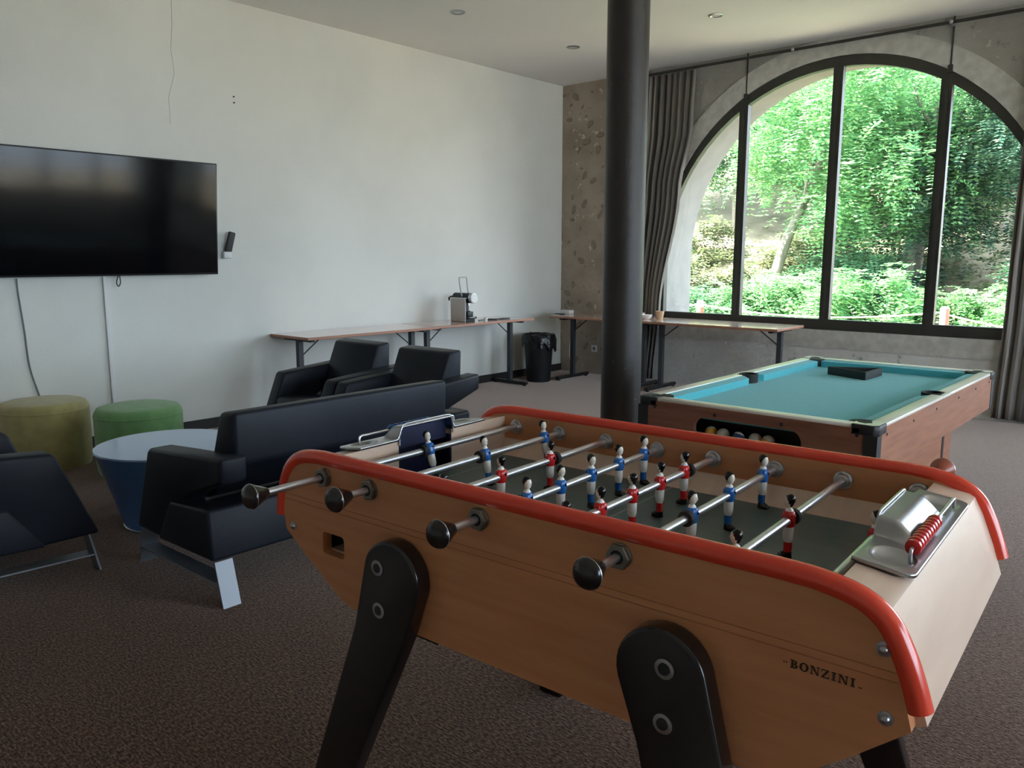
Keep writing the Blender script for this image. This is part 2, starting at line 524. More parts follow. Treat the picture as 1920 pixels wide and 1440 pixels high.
    def mesh(s, name, mats, angle=40):
        bmesh.ops.recalc_face_normals(s.bm, faces=s.bm.faces)
        me = bpy.data.meshes.new(name)
        s.bm.to_mesh(me)
        s.bm.free()
        for mm in (mats if isinstance(mats, (list, tuple)) else [mats]):
            me.materials.append(M[mm] if isinstance(mm, str) else mm)
        if angle:
            me.polygons.foreach_set('use_smooth', [True] * len(me.polygons))
            me.set_sharp_from_angle(angle=math.radians(angle))
        return me

    def build(s, name, mats, parent=None, angle=40):
        return link(name, s.mesh(name, mats, angle), parent)


def link(name, me, parent=None, loc=None, rot=None):
    o = bpy.data.objects.new(name, me)
    COL.objects.link(o)
    if parent is not None:
        o.parent = parent
    if loc is not None:
        o.location = loc
    if rot is not None:
        o.rotation_euler = rot
    return o


def tag(o, label, cat, group=None):
    o['label'] = label
    o['category'] = cat
    if group:
        o['group'] = group
    return o


def thing(name, label, cat, loc=(0, 0, 0), rz=0.0, group=None):
    o = link(name, None, None, loc, (0, 0, rz))
    o.empty_display_size = 0.1
    return tag(o, label, cat, group)


def struct(o):
    o['kind'] = 'structure'
    return o


def smooth_path(pts, n=6):
    """Catmull-Rom through points"""
    P = [Vector(p) for p in pts]
    P = [P[0] * 2 - P[1]] + P + [P[-1] * 2 - P[-2]]
    out = []
    for i in range(1, len(P) - 2):
        a, b, c, d = P[i - 1], P[i], P[i + 1], P[i + 2]
        for k in range(n):
            t = k / n
            out.append(0.5 * ((2 * b) + (c - a) * t + (2 * a - 5 * b + 4 * c - d) * t * t + (3 * b - a - 3 * c + d) * t ** 3))
    out.append(P[-2])
    return out


def rrect(x0, y0, x1, y1, r, n=5):
    out = []
    for cx, cy, a0 in ((x1 - r, y1 - r, 0), (x0 + r, y1 - r, PI / 2), (x0 + r, y0 + r, PI), (x1 - r, y0 + r, 1.5 * PI)):
        for k in range(n + 1):
            a = a0 + PI / 2 * k / n
            out.append((cx + r * math.cos(a), cy + r * math.sin(a)))
    return out


def arch(cx, cz, r, zb, n=40, zmax=99):
    """closed outline: straight jambs from zb up to the springing, then a half circle"""
    pts = [(cx + r, zb)]
    for k in range(n + 1):
        a = PI * k / n
        pts.append((cx + r * math.cos(a), min(cz + r * math.sin(a), zmax)))
    pts.append((cx - r, zb))
    return pts


# ------------------------------------------------------------------ room shell
b = MB().box((XW - 0.3, YN - 0.3, -0.2), (XR + 0.64, 8.25, 0.0))
struct(b.build('floor', 'carpet', angle=0))
b = MB().box((XW - 0.3, YN - 0.3, ZC), (XR + 0.64, 8.25, ZC + 0.35))
struct(b.build('ceiling', 'ceiling', angle=0))
b = MB().box((XW - 0.3, YN - 0.3, 0.0), (XW, YW, ZC))
wall_left = struct(b.build('wall_left', 'paint', angle=0))
loops = [[(YN - 0.3, 0.0), (YW, 0.0), (YW, ZC), (YN - 0.3, ZC)]]
for ay in ADDED_SIDE_ARCHES:
    loops.append(list(reversed(arch(ay, 1.36, 1.786, 0.676))))
b = MB().plate(loops, 'x', XR, XR + 0.64)
struct(b.build('wall_right', 'plain', angle=30))
b = MB().box((XW, YN - 0.3, 0.0), (XR, YN, ZC))
struct(b.build('wall_near', 'plain', angle=0))

# far wall with three arched openings
loops = [[(XW - 0.3, 0.0), (XR + 0.64, 0.0), (XR + 0.64, ZC), (XW - 0.3, ZC)]]
for ax in ARCHES:
    loops.append(list(reversed(arch(ax, 1.36, 1.786, 0.676))))
b = MB().plate(loops, 'y', YW, 8.25)
wall_far = b.build('wall_far', ['greywall', 'reveal'], angle=30)
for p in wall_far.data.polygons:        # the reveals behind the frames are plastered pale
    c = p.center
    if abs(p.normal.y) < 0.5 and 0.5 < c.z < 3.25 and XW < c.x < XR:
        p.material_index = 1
struct(wall_far)

for ax in ARCHES:                        # flat concrete surround, a little proud of the rubble
    b = MB().plate([arch(ax, 1.34, 1.98, 0.506, 44, ZC - 0.004), list(reversed(arch(ax, 1.36, 1.786, 0.676)))], 'y', YW - 0.014, YW + 0.02)
    b.build('arch_surround', 'concrete', wall_far, angle=20)

b = MB().box((XW, YW - 0.006, 0.0), (-4.78, YW + 0.001, ZC))
b.build('rubble_facing', 'stone', wall_far, angle=0)

b = MB().box((-4.78, YW - 0.004, 0.0), (XR, YW + 0.001, 0.506))
b.build('plinth_facing', 'plinth', wall_far, angle=0)

# stones showing through the render
def stone_mesh(i):
    rr = random.Random(40 + i)
    bm = MB()
    n = rr.choice((6, 7, 8))
    ring0 = [(math.cos(2 * PI * k / n) * rr.uniform(0.7, 1.1), 0.0, math.sin(2 * PI * k / n) * rr.uniform(0.6, 1.1)) for k in range(n)]
    ring1 = [(x * 0.7 + rr.uniform(-.08, .08), -rr.uniform(0.25, 0.4), z * 0.7 + rr.uniform(-.08, .08)) for x, _, z in ring0]
    bm.ring_stack([ring0, ring1])
    return bm.mesh('stone', 'rock', 25)


stones = [stone_mesh(i) for i in range(6)]
rs = random.Random(11)
spots = []
while len(spots) < 70:
    x, z = rs.uniform(XW + 0.08, -4.85), rs.uniform(0.1, 3.2)
    if all(abs(x - a) + abs(z - c) > 0.12 for a, c in spots):
        spots.append((x, z))
for x, z in spots:
    o = link('stone', rs.choice(stones), wall_far, (x, YW - (0.004 if x < -4.8 else 0.002), z), (0, rs.uniform(0, 6.28), 0))
    k = rs.uniform(0.020, 0.058)
    o.scale = (k * 1.3, 0.03, k * 0.8)

# baseboards
b = MB().box((XW, YN, 0.0), (XW + 0.015, YW, 0.082))
struct(b.build('baseboard_left', 'base', angle=0))
b = MB().box((XR - 0.015, YN, 0.0), (XR, YW, 0.082))
struct(b.build('baseboard_right', 'base', angle=0))
b = MB().box((XW + 0.015, YN, 0.0), (XR - 0.015, YN + 0.015, 0.082))
struct(b.build('baseboard_near', 'base', angle=0))

# hairline crack and old screw holes in the white wall
b = MB().tube([(XW + 0.0005, 2.975, 3.30), (XW + 0.0005, 2.965, 3.05), (XW + 0.0005, 2.945, 2.86), (XW + 0.0005, 2.960, 2.70), (XW + 0.0005, 2.905, 2.52), (XW + 0.0005, 2.905, 2.33)], 0.0010, 5)
b.build('crack', 'greyplastic', wall_left)
for yy, zz in ((3.43, 2.60), (3.43, 2.555)):
    b = MB().cyl((XW, yy, zz), (XW + 0.003, yy, zz), 0.007, seg=8)
    b.build('screw_hole', 'blackmetal', wall_left)


# windows
def make_window(idx, loc, rz=0.0):
    w = struct(link('window_%d' % idx, None, None, loc, (0, 0, rz)))
    z0 = -0.676
    inner = arch(0, 1.31 + z0, 1.745, 0.776 + z0, 44)
    outer = arch(0, 1.36 + z0, 1.784, 0.678 + z0, 44)
    b = MB().plate([outer, list(reversed(inner))], 'y', -0.006, 0.06)
    b.build('window_frame', 'frame', w, 30)
    mx = (-0.900, 0.0, 0.902)
    for x in mx:
        h = 1.31 + math.sqrt(1.745 ** 2 - x * x) + z0 + 0.02
        b = MB().box((x - 0.044, -0.010, 0.776 + z0 - 0.02), (x + 0.044, 0.055, h))
        b.box((x - 0.016, -0.022, 0.776 + z0), (x + 0.016, -0.010, h - 0.05))
        b.build('mullion', 'frame', w, 30)
    edges = [-1.745] + list(mx) + [1.745]
    for i in range(4):
        a, c = edges[i] + (0.043 if i else -0.005), edges[i + 1] - (0.043 if i < 3 else -0.005)
        pts = [(a, 0.772 + z0), (c, 0.772 + z0)]
        for k in range(15):
            x = c + (a - c) * k / 14
            pts.append((x, 1.31 + z0 + math.sqrt(max(1.749 ** 2 - x * x, 0.0))))
        b = MB().plate([pts], 'y', 0.030, 0.036)
        b.build('pane', 'glass', w, 0)
    for x in (mx[0], mx[2]):
        h = 1.36 + math.sqrt(1.784 ** 2 - x * x) + z0
        b = MB().cyl((x + 0.02, -0.012, h - 0.02), (x + 0.02, -0.012, ZC + z0), 0.008, seg=8)
        b.box((x + 0.002, -0.03, h - 0.03), (x + 0.038, 0.0, h + 0.03))
        b.build('tie_rod', 'frame', w)
    return w


for i, ax in enumerate(ARCHES):
    make_window(i + 1, (ax, YW, 0.676))
for i, ay in enumerate(ADDED_SIDE_ARCHES):  # unseen side windows, added for their daylight
    make_window(i + 1 + len(ARCHES), (XR, ay, 0.676), -PI / 2)

# recessed ceiling lights
for (x, y), lb in (((-4.87, 4.81), 'small round recessed ceiling spotlight above the armchairs and long wall tables'),
                   ((-4.83, 6.29), 'small round recessed ceiling spotlight nearest the room corner by the stone wall'),
                   ((-3.35, 6.27), 'small round recessed ceiling spotlight between dark column and arched window')):
    t = thing('ceiling_spotlight', lb, 'ceiling light', (x, y, ZC))
    b = MB().lathe([(0.062, 0.0), (0.062, -0.004), (0.050, -0.008), (0.042, -0.004), (0.040, 0.0)], (0, 0, 0), seg=24)
    b.build('trim_ring', 'steel', t)
    b = MB().lathe([(0.038, 0.0), (0.036, -0.003), (0.0, -0.0045)], (0, 0, 0), seg=20)
    b.build('lens', 'whiteplastic', t)

# dark round column
b = MB().cyl((-2.78, 4.15, 0.0), (-2.78, 4.15, ZC), 0.124, seg=64)
tag(b.build('column', 'column'), 'dark painted round steel column with chipped paint beside the pool table', 'column')


# ------------------------------------------------------------------ outdoors
def hill(x, y):
    z = -0.16
    if y > 11.4:
        z += 0.30 * (y - 11.4) ** 1.0
    z += 0.10 * math.sin(x * 1.3 + y * 0.7) * min(1, max(0, (y - 11) / 4))
    z += max(0, -x - 7) * 0.10 * min(1, max(0, (y - 11) / 5))
    if x > -0.5:
        z -= min(1, (x + 0.5) / 4) * max(0, (y - 11.4)) * 0.24
    return z


vs, fs = [], []
NX, NY = 60, 50
for j in range(NY + 1):
    for i in range(NX + 1):
        x, y = -26 + 48 * i / NX, 8.25 + 36 * (j / NY) ** 1.4
        vs.append((x, y, hill(x, y)))
for j in range(NY):
    for i in range(NX):
        a = j * (NX + 1) + i
        fs.append((a, a + 1, a + NX + 2, a + NX + 1))
me = bpy.data.meshes.new('ground')
me.from_pydata(vs, [], fs)
me.materials.append(M['soil'])
me.polygons.foreach_set('use_smooth', [True] * len(me.polygons))
struct(link('ground', me))
b = MB().box((XR + 0.64, -14.0, -0.30), (22.0, 8.25, -0.16))
struct(b.build('terrace', 'terrace', angle=0))


def foliage(name, n_fronds, radius, mat_name, seed, leaf=0.05, frond=0.32, shape='ball', leaflets=5):
    """pinnate fronds scattered through a crown; every leaflet is a folded diamond"""
    rr = random.Random(seed)
    V, F = [], []
    clumps = []
    for _ in range(max(6, n_fronds // 55)):
        while True:
            p = Vector((rr.uniform(-1, 1), rr.uniform(-1, 1), rr.uniform(-1, 1)))
            if 0.25 < p.length < 1:
                break
        clumps.append(Vector((p.x * radius[0], p.y * radius[1], p.z * radius[2])))
    for _ in range(n_fronds):
        c = rr.choice(clumps)
        s = 0.30
        base = c + Vector((rr.gauss(0, s * radius[0] * .55), rr.gauss(0, s * radius[1] * .55), rr.gauss(0, s * radius[2] * .45)))
        d = Vector((rr.uniform(-1, 1), rr.uniform(-1, 1), rr.uniform(-0.75, 0.35))).normalized()
        side = d.cross(Vector((0, 0, 1)))
        if side.length < 0.05:
            continue
        side.normalize()
        nrm = side.cross(d).normalized()
        L = frond * rr.uniform(0.7, 1.3)
        for k in range(leaflets):
            t = (k + 1) / leaflets
            q = base + d * L * t + nrm * (-0.35 * L * t * t)
            for sg in (-1, 1):
                ax = (side * sg + d * 0.35 + nrm * rr.uniform(-.3, .2)).normalized()
                ll = leaf * rr.uniform(0.8, 1.25)
                wv = d * ll * 0.26
                i0 = len(V)
                V += [q, q + ax * ll * 0.5 + wv, q + ax * ll, q + ax * ll * 0.5 - wv]
                F.append((i0, i0 + 1, i0 + 2, i0 + 3))
    me = bpy.data.meshes.new(name)
    me.from_pydata([tuple(v) for v in V], [], F)
    me.materials.append(M[mat_name])
    return me


def trunk_mesh(pts, r0, r1, seed=0):
    rr = random.Random(seed)
    path = smooth_path(pts, 5)
    n = len(path)
    b = MB().tube(path, [r0 + (r1 - r0) * i / (n - 1) for i in range(n)], 9)
    for k in range(5):
        i = int(n * rr.uniform(0.45, 0.9))
        p = path[i]
        d = Vector((rr.uniform(-1, 1), rr.uniform(-1, 1), rr.uniform(0.3, 0.9))).normalized()
        b.tube([p, p + d * 0.5, p + d * 1.0 + Vector((0, 0, 0.2))], [r1 * 0.8, r1 * 0.5, r1 * 0.2], 6)
    return b.mesh('trunk', 'bark')


crown_big = foliage('crown', 2600, (2.0, 1.6, 1.8), 'leaf_bright', 1, 0.085, 0.42, leaflets=6)
crown_mid = foliage('crown', 2400, (1.7, 1.5, 1.7), 'leaf_mid', 2, 0.08, 0.36, leaflets=6)
crown_dark = foliage('crown', 2600, (1.5, 1.3, 1.6), 'leaf_dark', 3, 0.085, 0.28, leaflets=5)
bush_bright = foliage('foliage', 1500, (1.0, 0.8, 0.62), 'leaf_bright', 4, 0.075, 0.34, leaflets=7)
bush_mid = foliage('foliage', 1500, (0.9, 0.75, 0.55), 'leaf_mid', 5, 0.07, 0.30, leaflets=6)
bush_dry = foliage('foliage', 1300, (1.2, 0.8, 0.55), 'leaf_dry', 6, 0.09, 0.30, leaflets=5)


def tree(name, x, y, crown, ch, sc_, lean, label, tr=0.11, group=None):
    z = hill(x, y) - 0.06
    t = thing(name, label, 'tree', (x, y, z), 0, group)
    tip = Vector((lean, 0.1, ch))
    me = trunk_mesh([(0, 0, 0), (lean * 0.25, 0, ch * 0.33), (lean * 0.65, 0.05, ch * 0.66), tip], tr, tr * 0.45, int(x * 10))
    link('trunk', me, t)
    o = link('crown', crown, t, tip, (0, 0, random.uniform(0, 6)))
    o.scale = (sc_, sc_, sc_)
    return t


tree('locust_tree', -6.05, 13.6, crown_big, 3.1, 0.95, 1.0, 'feathery bright green tree with pale leaning trunk behind the rope fence')
tree('locust_tree', -4.1, 14.6, crown_big, 3.2, 1.0, 0.3, 'tall bright feathery tree crowning the middle of the arched window view')
tree('evergreen_tree', -4.05, 15.0, crown_dark, 1.55, 0.95, 0.1, 'dense dark green tree standing under the tall bright feathery tree')
tree('evergreen_tree', -2.5, 14.4, crown_dark, 2.3, 0.85, 0.15, 'dark green tree behind the red and white post with clear gravel at its foot')
tree('ash_tree', -8.6, 17.5, crown_mid, 3.0, 1.15, -0.3, 'mid green tree up the slope above the sunlit pale patch')
tree('ash_tree', -6.6, 18.5, crown_mid, 3.4, 1.25, 0.4, 'broad mid green tree high behind the leaning pale trunk')
tree('ash_tree', -3.4, 18.0, crown_mid, 3.2, 1.3, 0.2, 'large mid green tree closing the view behind the dark trees', 0.14)
tree('ash_tree', -11.2, 19.0, crown_mid, 3.2, 1.4, 0.2, 'large green tree at the top of the bank towards the left wall', 0.14)
tree('evergreen_tree', -5.3, 21.5, crown_dark, 3.2, 1.7, 0.2, 'tall dark tree furthest up the wooded bank', 0.18)
tree('evergreen_tree', -9.2, 23.0, crown_dark, 3.2, 1.8, 0.2, 'tall dark tree on the upper bank above the dry grass', 0.18)


def shrub(x, y, me, s, label, dz=0.42, group=None):
    z = hill(x, y)
    t = thing('shrub', label, 'shrub', (x, y, z - 0.05), 0, group)
    o = link('foliage', me, t, (0, 0, dz * s), (0, 0, random.uniform(0, 6)))
    o.scale = (s, s, s)
    b = MB()
    for k in range(4):
        a = random.uniform(0, 6.28)
        b.cyl((0.05 * math.cos(a), 0.05 * math.sin(a), 0), (0.3 * s * math.cos(a), 0.3 * s * math.sin(a), 0.55 * s), 0.012, 0.006, 6)
    b.build('stem', 'bark', t)
    return t


shrub(-5.35, 12.4, bush_bright, 0.95, 'bright green shrub in front of the leaning pale trunk')
shrub(-3.95, 12.2, bush_bright, 1.15, 'large bright green shrub in the middle behind the slack rope')
shrub(-3.05, 12.5, bush_bright, 0.85, 'bright green shrub beside the dark evergreen trunk')
shrub(-6.45, 12.3, bush_mid, 0.9, 'mid green shrub behind the white post by the plaster reveal')
shrub(-2.15, 12.9, bush_bright, 0.75, 'small bright shrub above the gravel by the red post')
shrub(-7.3, 13.4, bush_dry, 0.95, 'straw coloured dry shrub on the bank above the white post')
shrub(-6.0, 15.6, bush_dry, 1.0, 'yellowish dry shrub up the slope behind the pale trunk')
shrub(-8.8, 15.6, bush_dry, 1.0, 'pale dry shrub at the foot of the sunlit hillside')
shrub(-4.9, 14.0, bush_mid, 1.0, 'mid green shrub between pale trunk and dark evergreen')
shrub(-1.4, 13.6, bush_mid, 1.0, 'mid green shrub beyond the curtain near the red post')
# low creeping ivy on the bank: uncountable
ivy = foliage('ground_ivy', 5200, (4.6, 1.3, 0.10), 'leaf_mid', 9, 0.07, 0.22, leaflets=4)
o = link('ground_ivy', ivy, None, (-5.0, 12.35, 0.12))
tag(o, 'low green ivy creeping over the bank under the shrubs', 'ivy')
o['kind'] = 'stuff'
grass = foliage('dry_grass', 4200, (7.0, 3.2, 0.12), 'leaf_dry', 10, 0.10, 0.22, leaflets=3)
o = link('dry_grass', grass, None, (-7.2, 15.9, hill(-7.2, 15.9) - 0.05))
o.rotation_euler = (math.atan(0.30), 0, 0)
tag(o, 'dry straw grass lying over the sunlit hillside', 'grass')
o['kind'] = 'stuff'

# rope fence
PY = 10.8
px = [-9.1, -5.85, -2.54, 0.75, 4.1]
plab = {-9.1: 'white rope-fence post standing furthest up the lawn hidden beyond the pale window reveal',
        -5.85: 'white rope-fence post with red band beside the pale plaster window reveal',
        -2.54: 'pinkish red and white rope-fence post on the gravel near the striped curtain',
        0.75: 'rope-fence post outside between first and second arched windows',
        4.1: 'rope-fence post outside the second arched window'}
for x in px:
    z = hill(x, PY) - 0.05
    t = thing('fence_post', plab[x], 'post', (x, PY, z), 0, 'rope fence posts')
    top = (0.76 if x > -4 else 0.725) - z
    b = MB().lathe([(0.052, 0.0), (0.052, top - 0.02), (0.040, top), (0.0, top + 0.004)], (0, 0, 0), seg=16)
    b.build('shaft', 'postwhite' if x != -2.54 else 'postwhite', t)
    b = MB()
    if x == -2.54:
        b.prism([(0.053 * math.cos(a), 0.053 * math.sin(a)) for a in [-1.2 + 2.4 * k / 8 for k in range(9)]], 'z', 0.02, top - 0.02)
    else:
        b.lathe([(0.0545, top - 0.30), (0.0545, top - 0.10)], (0, 0, 0), seg=16)
    b.build('painted_band', 'postred', t)
for i in range(len(px) - 1):
    a, c = px[i], px[i + 1]
    pts = []
    for k in range(15):
        u = k / 14
        pts.append((a + 0.05 + (c - a - 0.1) * u, PY, 0.66 + (0.03 * u if i == 1 else 0) - 0.13 * 4 * u * (1 - u) * (0.9 if i != 2 else 1.5)))
    b = MB().tube(pts, 0.012, 6)
    tag(b.build('fence_rope', 'rope'), ('slack pale rope leading off behind the pale plaster window reveal', 'long slack pale rope between the two posts seen through the window',
                                       'pale rope dropping away from the red and white post', 'pale rope outside the second arched window')[i], 'rope')


# ------------------------------------------------------------------ curtains and rod
def curtain(name, xl, xr, folds, seed, label, amp=0.034):
    """xl, xr: functions of height giving left and right edge"""
    rr = random.Random(seed)
    NU, NV = folds * 10, 26
    ph = [rr.uniform(-0.5, 0.5) for _ in range(folds + 2)]
    vs, fs, uvs = [], [], []
    for j in range(NV + 1):
        z = 0.03 + (3.228 - 0.03) * j / NV
        a, c = xl(z), xr(z)
        for i in range(NU + 1):
            u = i / NU
            k = u * folds
            f = ph[int(k)] * (1 - k % 1) + ph[int(k) + 1] * (k % 1)
            y = 7.535 + amp * math.sin(2 * PI * k + f + 0.25 * math.sin(z * 2.1 + k)) * (0.75 + 0.25 * math.sin(k * 1.7))
            x = a + (c - a) * (u + 0.010 * math.sin(4 * PI * k))
            vs.append((x, y, z))
            uvs.append((u, z / 3.2))
    for j in range(NV):
        for i in range(NU):
            q = j * (NU + 1) + i
            fs.append((q, q + 1, q + NU + 2, q + NU + 1))
    me = bpy.data.meshes.new(name)
    me.from_pydata(vs, [], fs)
    uvl = me.uv_layers.new(name='UVMap')
    for lp in me.loops:
        uvl.data[lp.index].uv = uvs[lp.vertex_index]
    me.materials.append(M['curtain'])
    me.polygons.foreach_set('use_smooth', [True] * len(me.polygons))
    o = link(name, me)
    md = o.modifiers.new('thickness', 'SOLIDIFY')
    md.thickness = 0.003
    return tag(o, label, 'curtain')


def lerp_tab(tab):
    def f(z):
        for (z0, x0), (z1, x1) in zip(tab, tab[1:]):
            if z <= z1:
                t = max(0, (z - z0) / (z1 - z0))
                t = t * t * (3 - 2 * t)
                return x0 + (x1 - x0) * t
        return tab[-1][1]
    return f


curtain('curtain', lerp_tab([(0, -4.98), (1.6, -5.0), (3.3, -4.96)]), lerp_tab([(0.0, -4.62), (0.8, -4.56), (2.05, -4.36), (2.7, -4.24), (3.3, -4.22)]), 10, 3,
        'striped brown-grey curtain gathered behind the dark column')
curtain('curtain', lerp_tab([(0, -1.36), (1.0, -1.33), (3.3, -1.30)]), lerp_tab([(0.0, -0.52), (1.6, -0.60), (3.3, -0.58)]), 11, 5,
        'striped grey curtain hanging by the pool table corner and window edge')
t = thing('curtain_rod', 'thin dark curtain rod running under the ceiling across the arched window', 'curtain rod', (-4.9, 7.53, 3.25))
b = MB().cyl((0, 0, 0), (4.6, 0, 0), 0.0135, seg=12)
b.build('rod', 'frame', t)
for x in (1.68, 3.00, 4.3):
    b = MB().cyl((x, 0.0, 0), (x, 0.066, 0), 0.008, seg=8)
    b.cyl((x, 0.058, 0), (x, 0.066, 0), 0.022, seg=12)
    b.sphere((x, -0.018, 0.0), 0.016, 10, 6)
    b.build('bracket', 'chrome', t)

# ------------------------------------------------------------------ television, handset, cables
t = thing('television', 'large wide black flat television tilted forward on the white wall', 'television', (-5.905, 2.390, 1.225))
t.rotation_euler = (0, math.radians(5.0), 0)
b = MB().box((-0.035, -0.780, 0.0), (0.012, 0.780, 0.835)).bevel(0.004, 2)
b.build('housing', 'tvbody', t)
b = MB().box((0.0121, -0.770, 0.014), (0.0135, 0.770, 0.825))
b.build('screen', 'screen', t)
b = MB().box((-0.06, -0.25, 0.25), (-0.035, 0.25, 0.60))
b.box((-0.072, -0.05, 0.33), (-0.06, 0.05, 0.52))
b.build('wall_mount', 'blackmetal', t)
b = MB().tube(smooth_path([(-0.02, 0.035, 0.0), (-0.018, 0.02, -0.05), (-0.018, 0.033, -0.078), (-0.018, 0.047, -0.05), (-0.02, 0.043, 0.0)], 5), 0.004, 6)
b.build('pull_strap', 'mattblack', t)

b = MB().tube(smooth_path([(-5.955, 1.785, 1.215), (-5.967, 1.79, 1.12), (-5.972, 1.808, 0.87), (-5.972, 1.82, 0.62), (-5.970, 1.865, 0.40), (-5.972, 1.90, 0.2), (-5.955, 1.90, 0.03)], 6), 0.005, 6)
tag(b.build('television_cable', 'greyplastic'), 'thin grey cable hanging from the television down behind the mustard pouf', 'cable')
b = MB().box((XW, 2.332, 0.085), (XW + 0.018, 2.358, 1.24)).bevel(0.003, 1)
tag(b.build('cable_trunking', 'whiteplastic'), 'narrow white cable trunking running down the wall under the television', 'trunking')

t = thing('wall_handset', 'dark handset leaning in a white holder on the white wall beside the television', 'handset', (XW, 3.29, 1.345))
b = MB().box((0.0, -0.038, 0.0), (0.045, 0.030, 0.055)).bevel(0.008, 2)
b.build('holder', 'whiteplastic', t)
b = MB().box((-0.012, -0.029, 0.0), (0.014, 0.029, 0.178)).bevel(0.010, 3)
o = b.build('handset', 'mattblack', t)
o.location = (0.026, 0.0, 0.035)
o.rotation_euler = (math.radians(-13), math.radians(6), 0)

t = thing('wall_socket', 'small white power socket low on the stone wall near the waste bin', 'socket', (-5.475, YW, 0.30))
b = MB().box((-0.04, -0.012, -0.04), (0.04, 0.0, 0.04)).bevel(0.004, 2)
b.build('plate', 'whiteplastic', t)
b = MB().lathe([(0.020, 0.0), (0.020, 0.0015), (0.0, 0.002)], (0, -0.0121, 0), (0, -1, 0), 16)
b.build('outlet', 'greyplastic', t)


# ------------------------------------------------------------------ folding tables
def folding_table(label, loc, rz, L, W, top, leg_in=0.10):
    """local x along the length, y across; origin at one corner on the floor"""
    t = thing('folding_table', label, 'table', loc, rz, 'folding tables along the walls')
    b = MB().box((0, 0, 0.697), (L, W, 0.720)).bevel(0.003, 1)
    b.bm.normal_update()
    for f in b.bm.faces:
        f.material_index = 0 if f.normal.z > 0.9 else 1
    b.build('table_top', [top, 'edge'], t)
    for x, s in ((leg_in, 1), (L - leg_in, -1)):
        b = MB().box((x - 0.022, W / 2 - 0.022, 0.03), (x + 0.022, W / 2 + 0.022, 0.672))
        b.build('leg', 'greymetal', t)
        b = MB().box((x - 0.025, 0.02, 0.012), (x + 0.025, W - 0.02, 0.045)).bevel(0.008, 2)
        b.build('foot', 'blackmetal', t)
        for yy in (0.05, W - 0.05):
            b = MB().cyl((x, yy, 0.0), (x, yy, 0.012), 0.018, seg=10)
            b.build('glide', 'rubber', t)
        b = MB().box((x - 0.02, 0.08, 0.672), (x + 0.02, W - 0.08, 0.697))
        b.build('crossbar', 'blackmetal', t)
        b = MB().cyl((x, W / 2, 0.53), (x + s * 0.22, W / 2, 0.690), 0.006, seg=8)
        b.build('brace', 'greymetal', t)
        b = MB().box((min(x, x + s * 0.42), W / 2 - 0.02, 0.688), (max(x, x + s * 0.42), W / 2 + 0.02, 0.697))
        b.build('runner', 'blackmetal', t)
    return t


folding_table('long cherry laminate folding table against the white wall, behind the armchairs', (-5.42, 3.645, 0), PI / 2, 1.425, 0.545, 'tabletop')
folding_table('cherry laminate folding table carrying the coffee machine against the white wall', (-5.45, 5.08, 0), PI / 2, 1.40, 0.52, 'tabletop')
folding_table('folding table before the stone wall with a small white box on it', (-5.56, 6.87, 0), 0, 1.14, 0.60, 'tabletop')
folding_table('pale worn folding table under the arched window with white bowls at one end', (-4.41, 6.87, 0), 0, 1.46, 0.60, 'tabletop2')

# coffee machine
t = thing('coffee_machine', 'grey and black capsule coffee machine with a raised loop lever on the table', 'coffee machine', (-5.70, 5.66, 0.720))
b = MB().box((-0.10, -0.05, 0.0), (0.10, 0.075, 0.03)).bevel(0.006, 2)
b.box((-0.10, -0.04, 0.03), (0.015, 0.07, 0.19))
b.build('body', 'mattblack', t)
b = MB().box((-0.11, -0.068, 0.0), (0.10, -0.050, 0.235)).bevel(0.012, 3)
b.build('side_panel', 'machine', t)
b = MB().box((-0.11, -0.052, 0.232), (0.10, -0.046, 0.240))
b.build('panel_edge', 'chrome', t)
b = MB().cyl((-0.12, 0.02, 0.235), (0.105, 0.02, 0.235), 0.050, seg=28)
b.build('brew_head', 'mattblack', t)
b = MB().lathe([(0.051, 0.0), (0.052, 0.03), (0.048, 0.036), (0.0, 0.037)], (0.105, 0.02, 0.235), (1, 0, 0), 28)
b.build('brew_head_collar', 'steel', t)
b = MB().lathe([(0.046, 0.0), (0.043, 0.004), (0.0, 0.005)], (0.141, 0.02, 0.235), (1, 0, 0), 28)
b.build('front_disc', 'whiteplastic', t)
b = MB().tube(smooth_path([(0.02, -0.03, 0.25), (0.0, -0.032, 0.33), (-0.012, -0.032, 0.425), (-0.012, -0.02, 0.437), (-0.012, 0.06, 0.437), (-0.012, 0.07, 0.425), (0.0, 0.07, 0.33), (0.02, 0.07, 0.25)], 5), 0.007, 8)
b.build('lever', 'machine', t)
b = MB().tube(smooth_path([(-0.10, 0.0, 0.24), (-0.14, -0.02, 0.245), (-0.165, -0.03, 0.23), (-0.16, -0.03, 0.205)], 5), 0.009, 8)
b.build('rear_hook', 'blackplastic', t)
b = MB().cyl((0.06, 0.02, 0.16), (0.06, 0.02, 0.19), 0.012, seg=12)
b.cyl((0.09, 0.02, 0.100), (0.06, 0.02, 0.105), 0.006, seg=8)
b.build('spout', 'chrome', t)
b = MB().box((0.02, -0.045, 0.03), (0.13, 0.07, 0.052)).bevel(0.006, 2)
b.build('drip_tray', 'blackplastic', t)
b = MB().box((0.02, -0.02, 0.052), (0.09, 0.06, 0.10)).bevel(0.006, 2)
b.build('capsule_bin', 'mattblack', t)
b = MB().tube(smooth_path([(-5.62, 5.80, 0.727), (-5.60, 5.90, 0.727), (-5.56, 6.0, 0.727), (-5.62, 6.12, 0.727), (-5.57, 6.22, 0.727), (-5.60, 6.05, 0.727), (-5.66, 6.0, 0.727), (-5.58, 5.92, 0.735)], 5), 0.005, 6)
tag(b.build('power_cord', 'rubber'), 'black power cord lying loosely beside the coffee machine', 'cable')
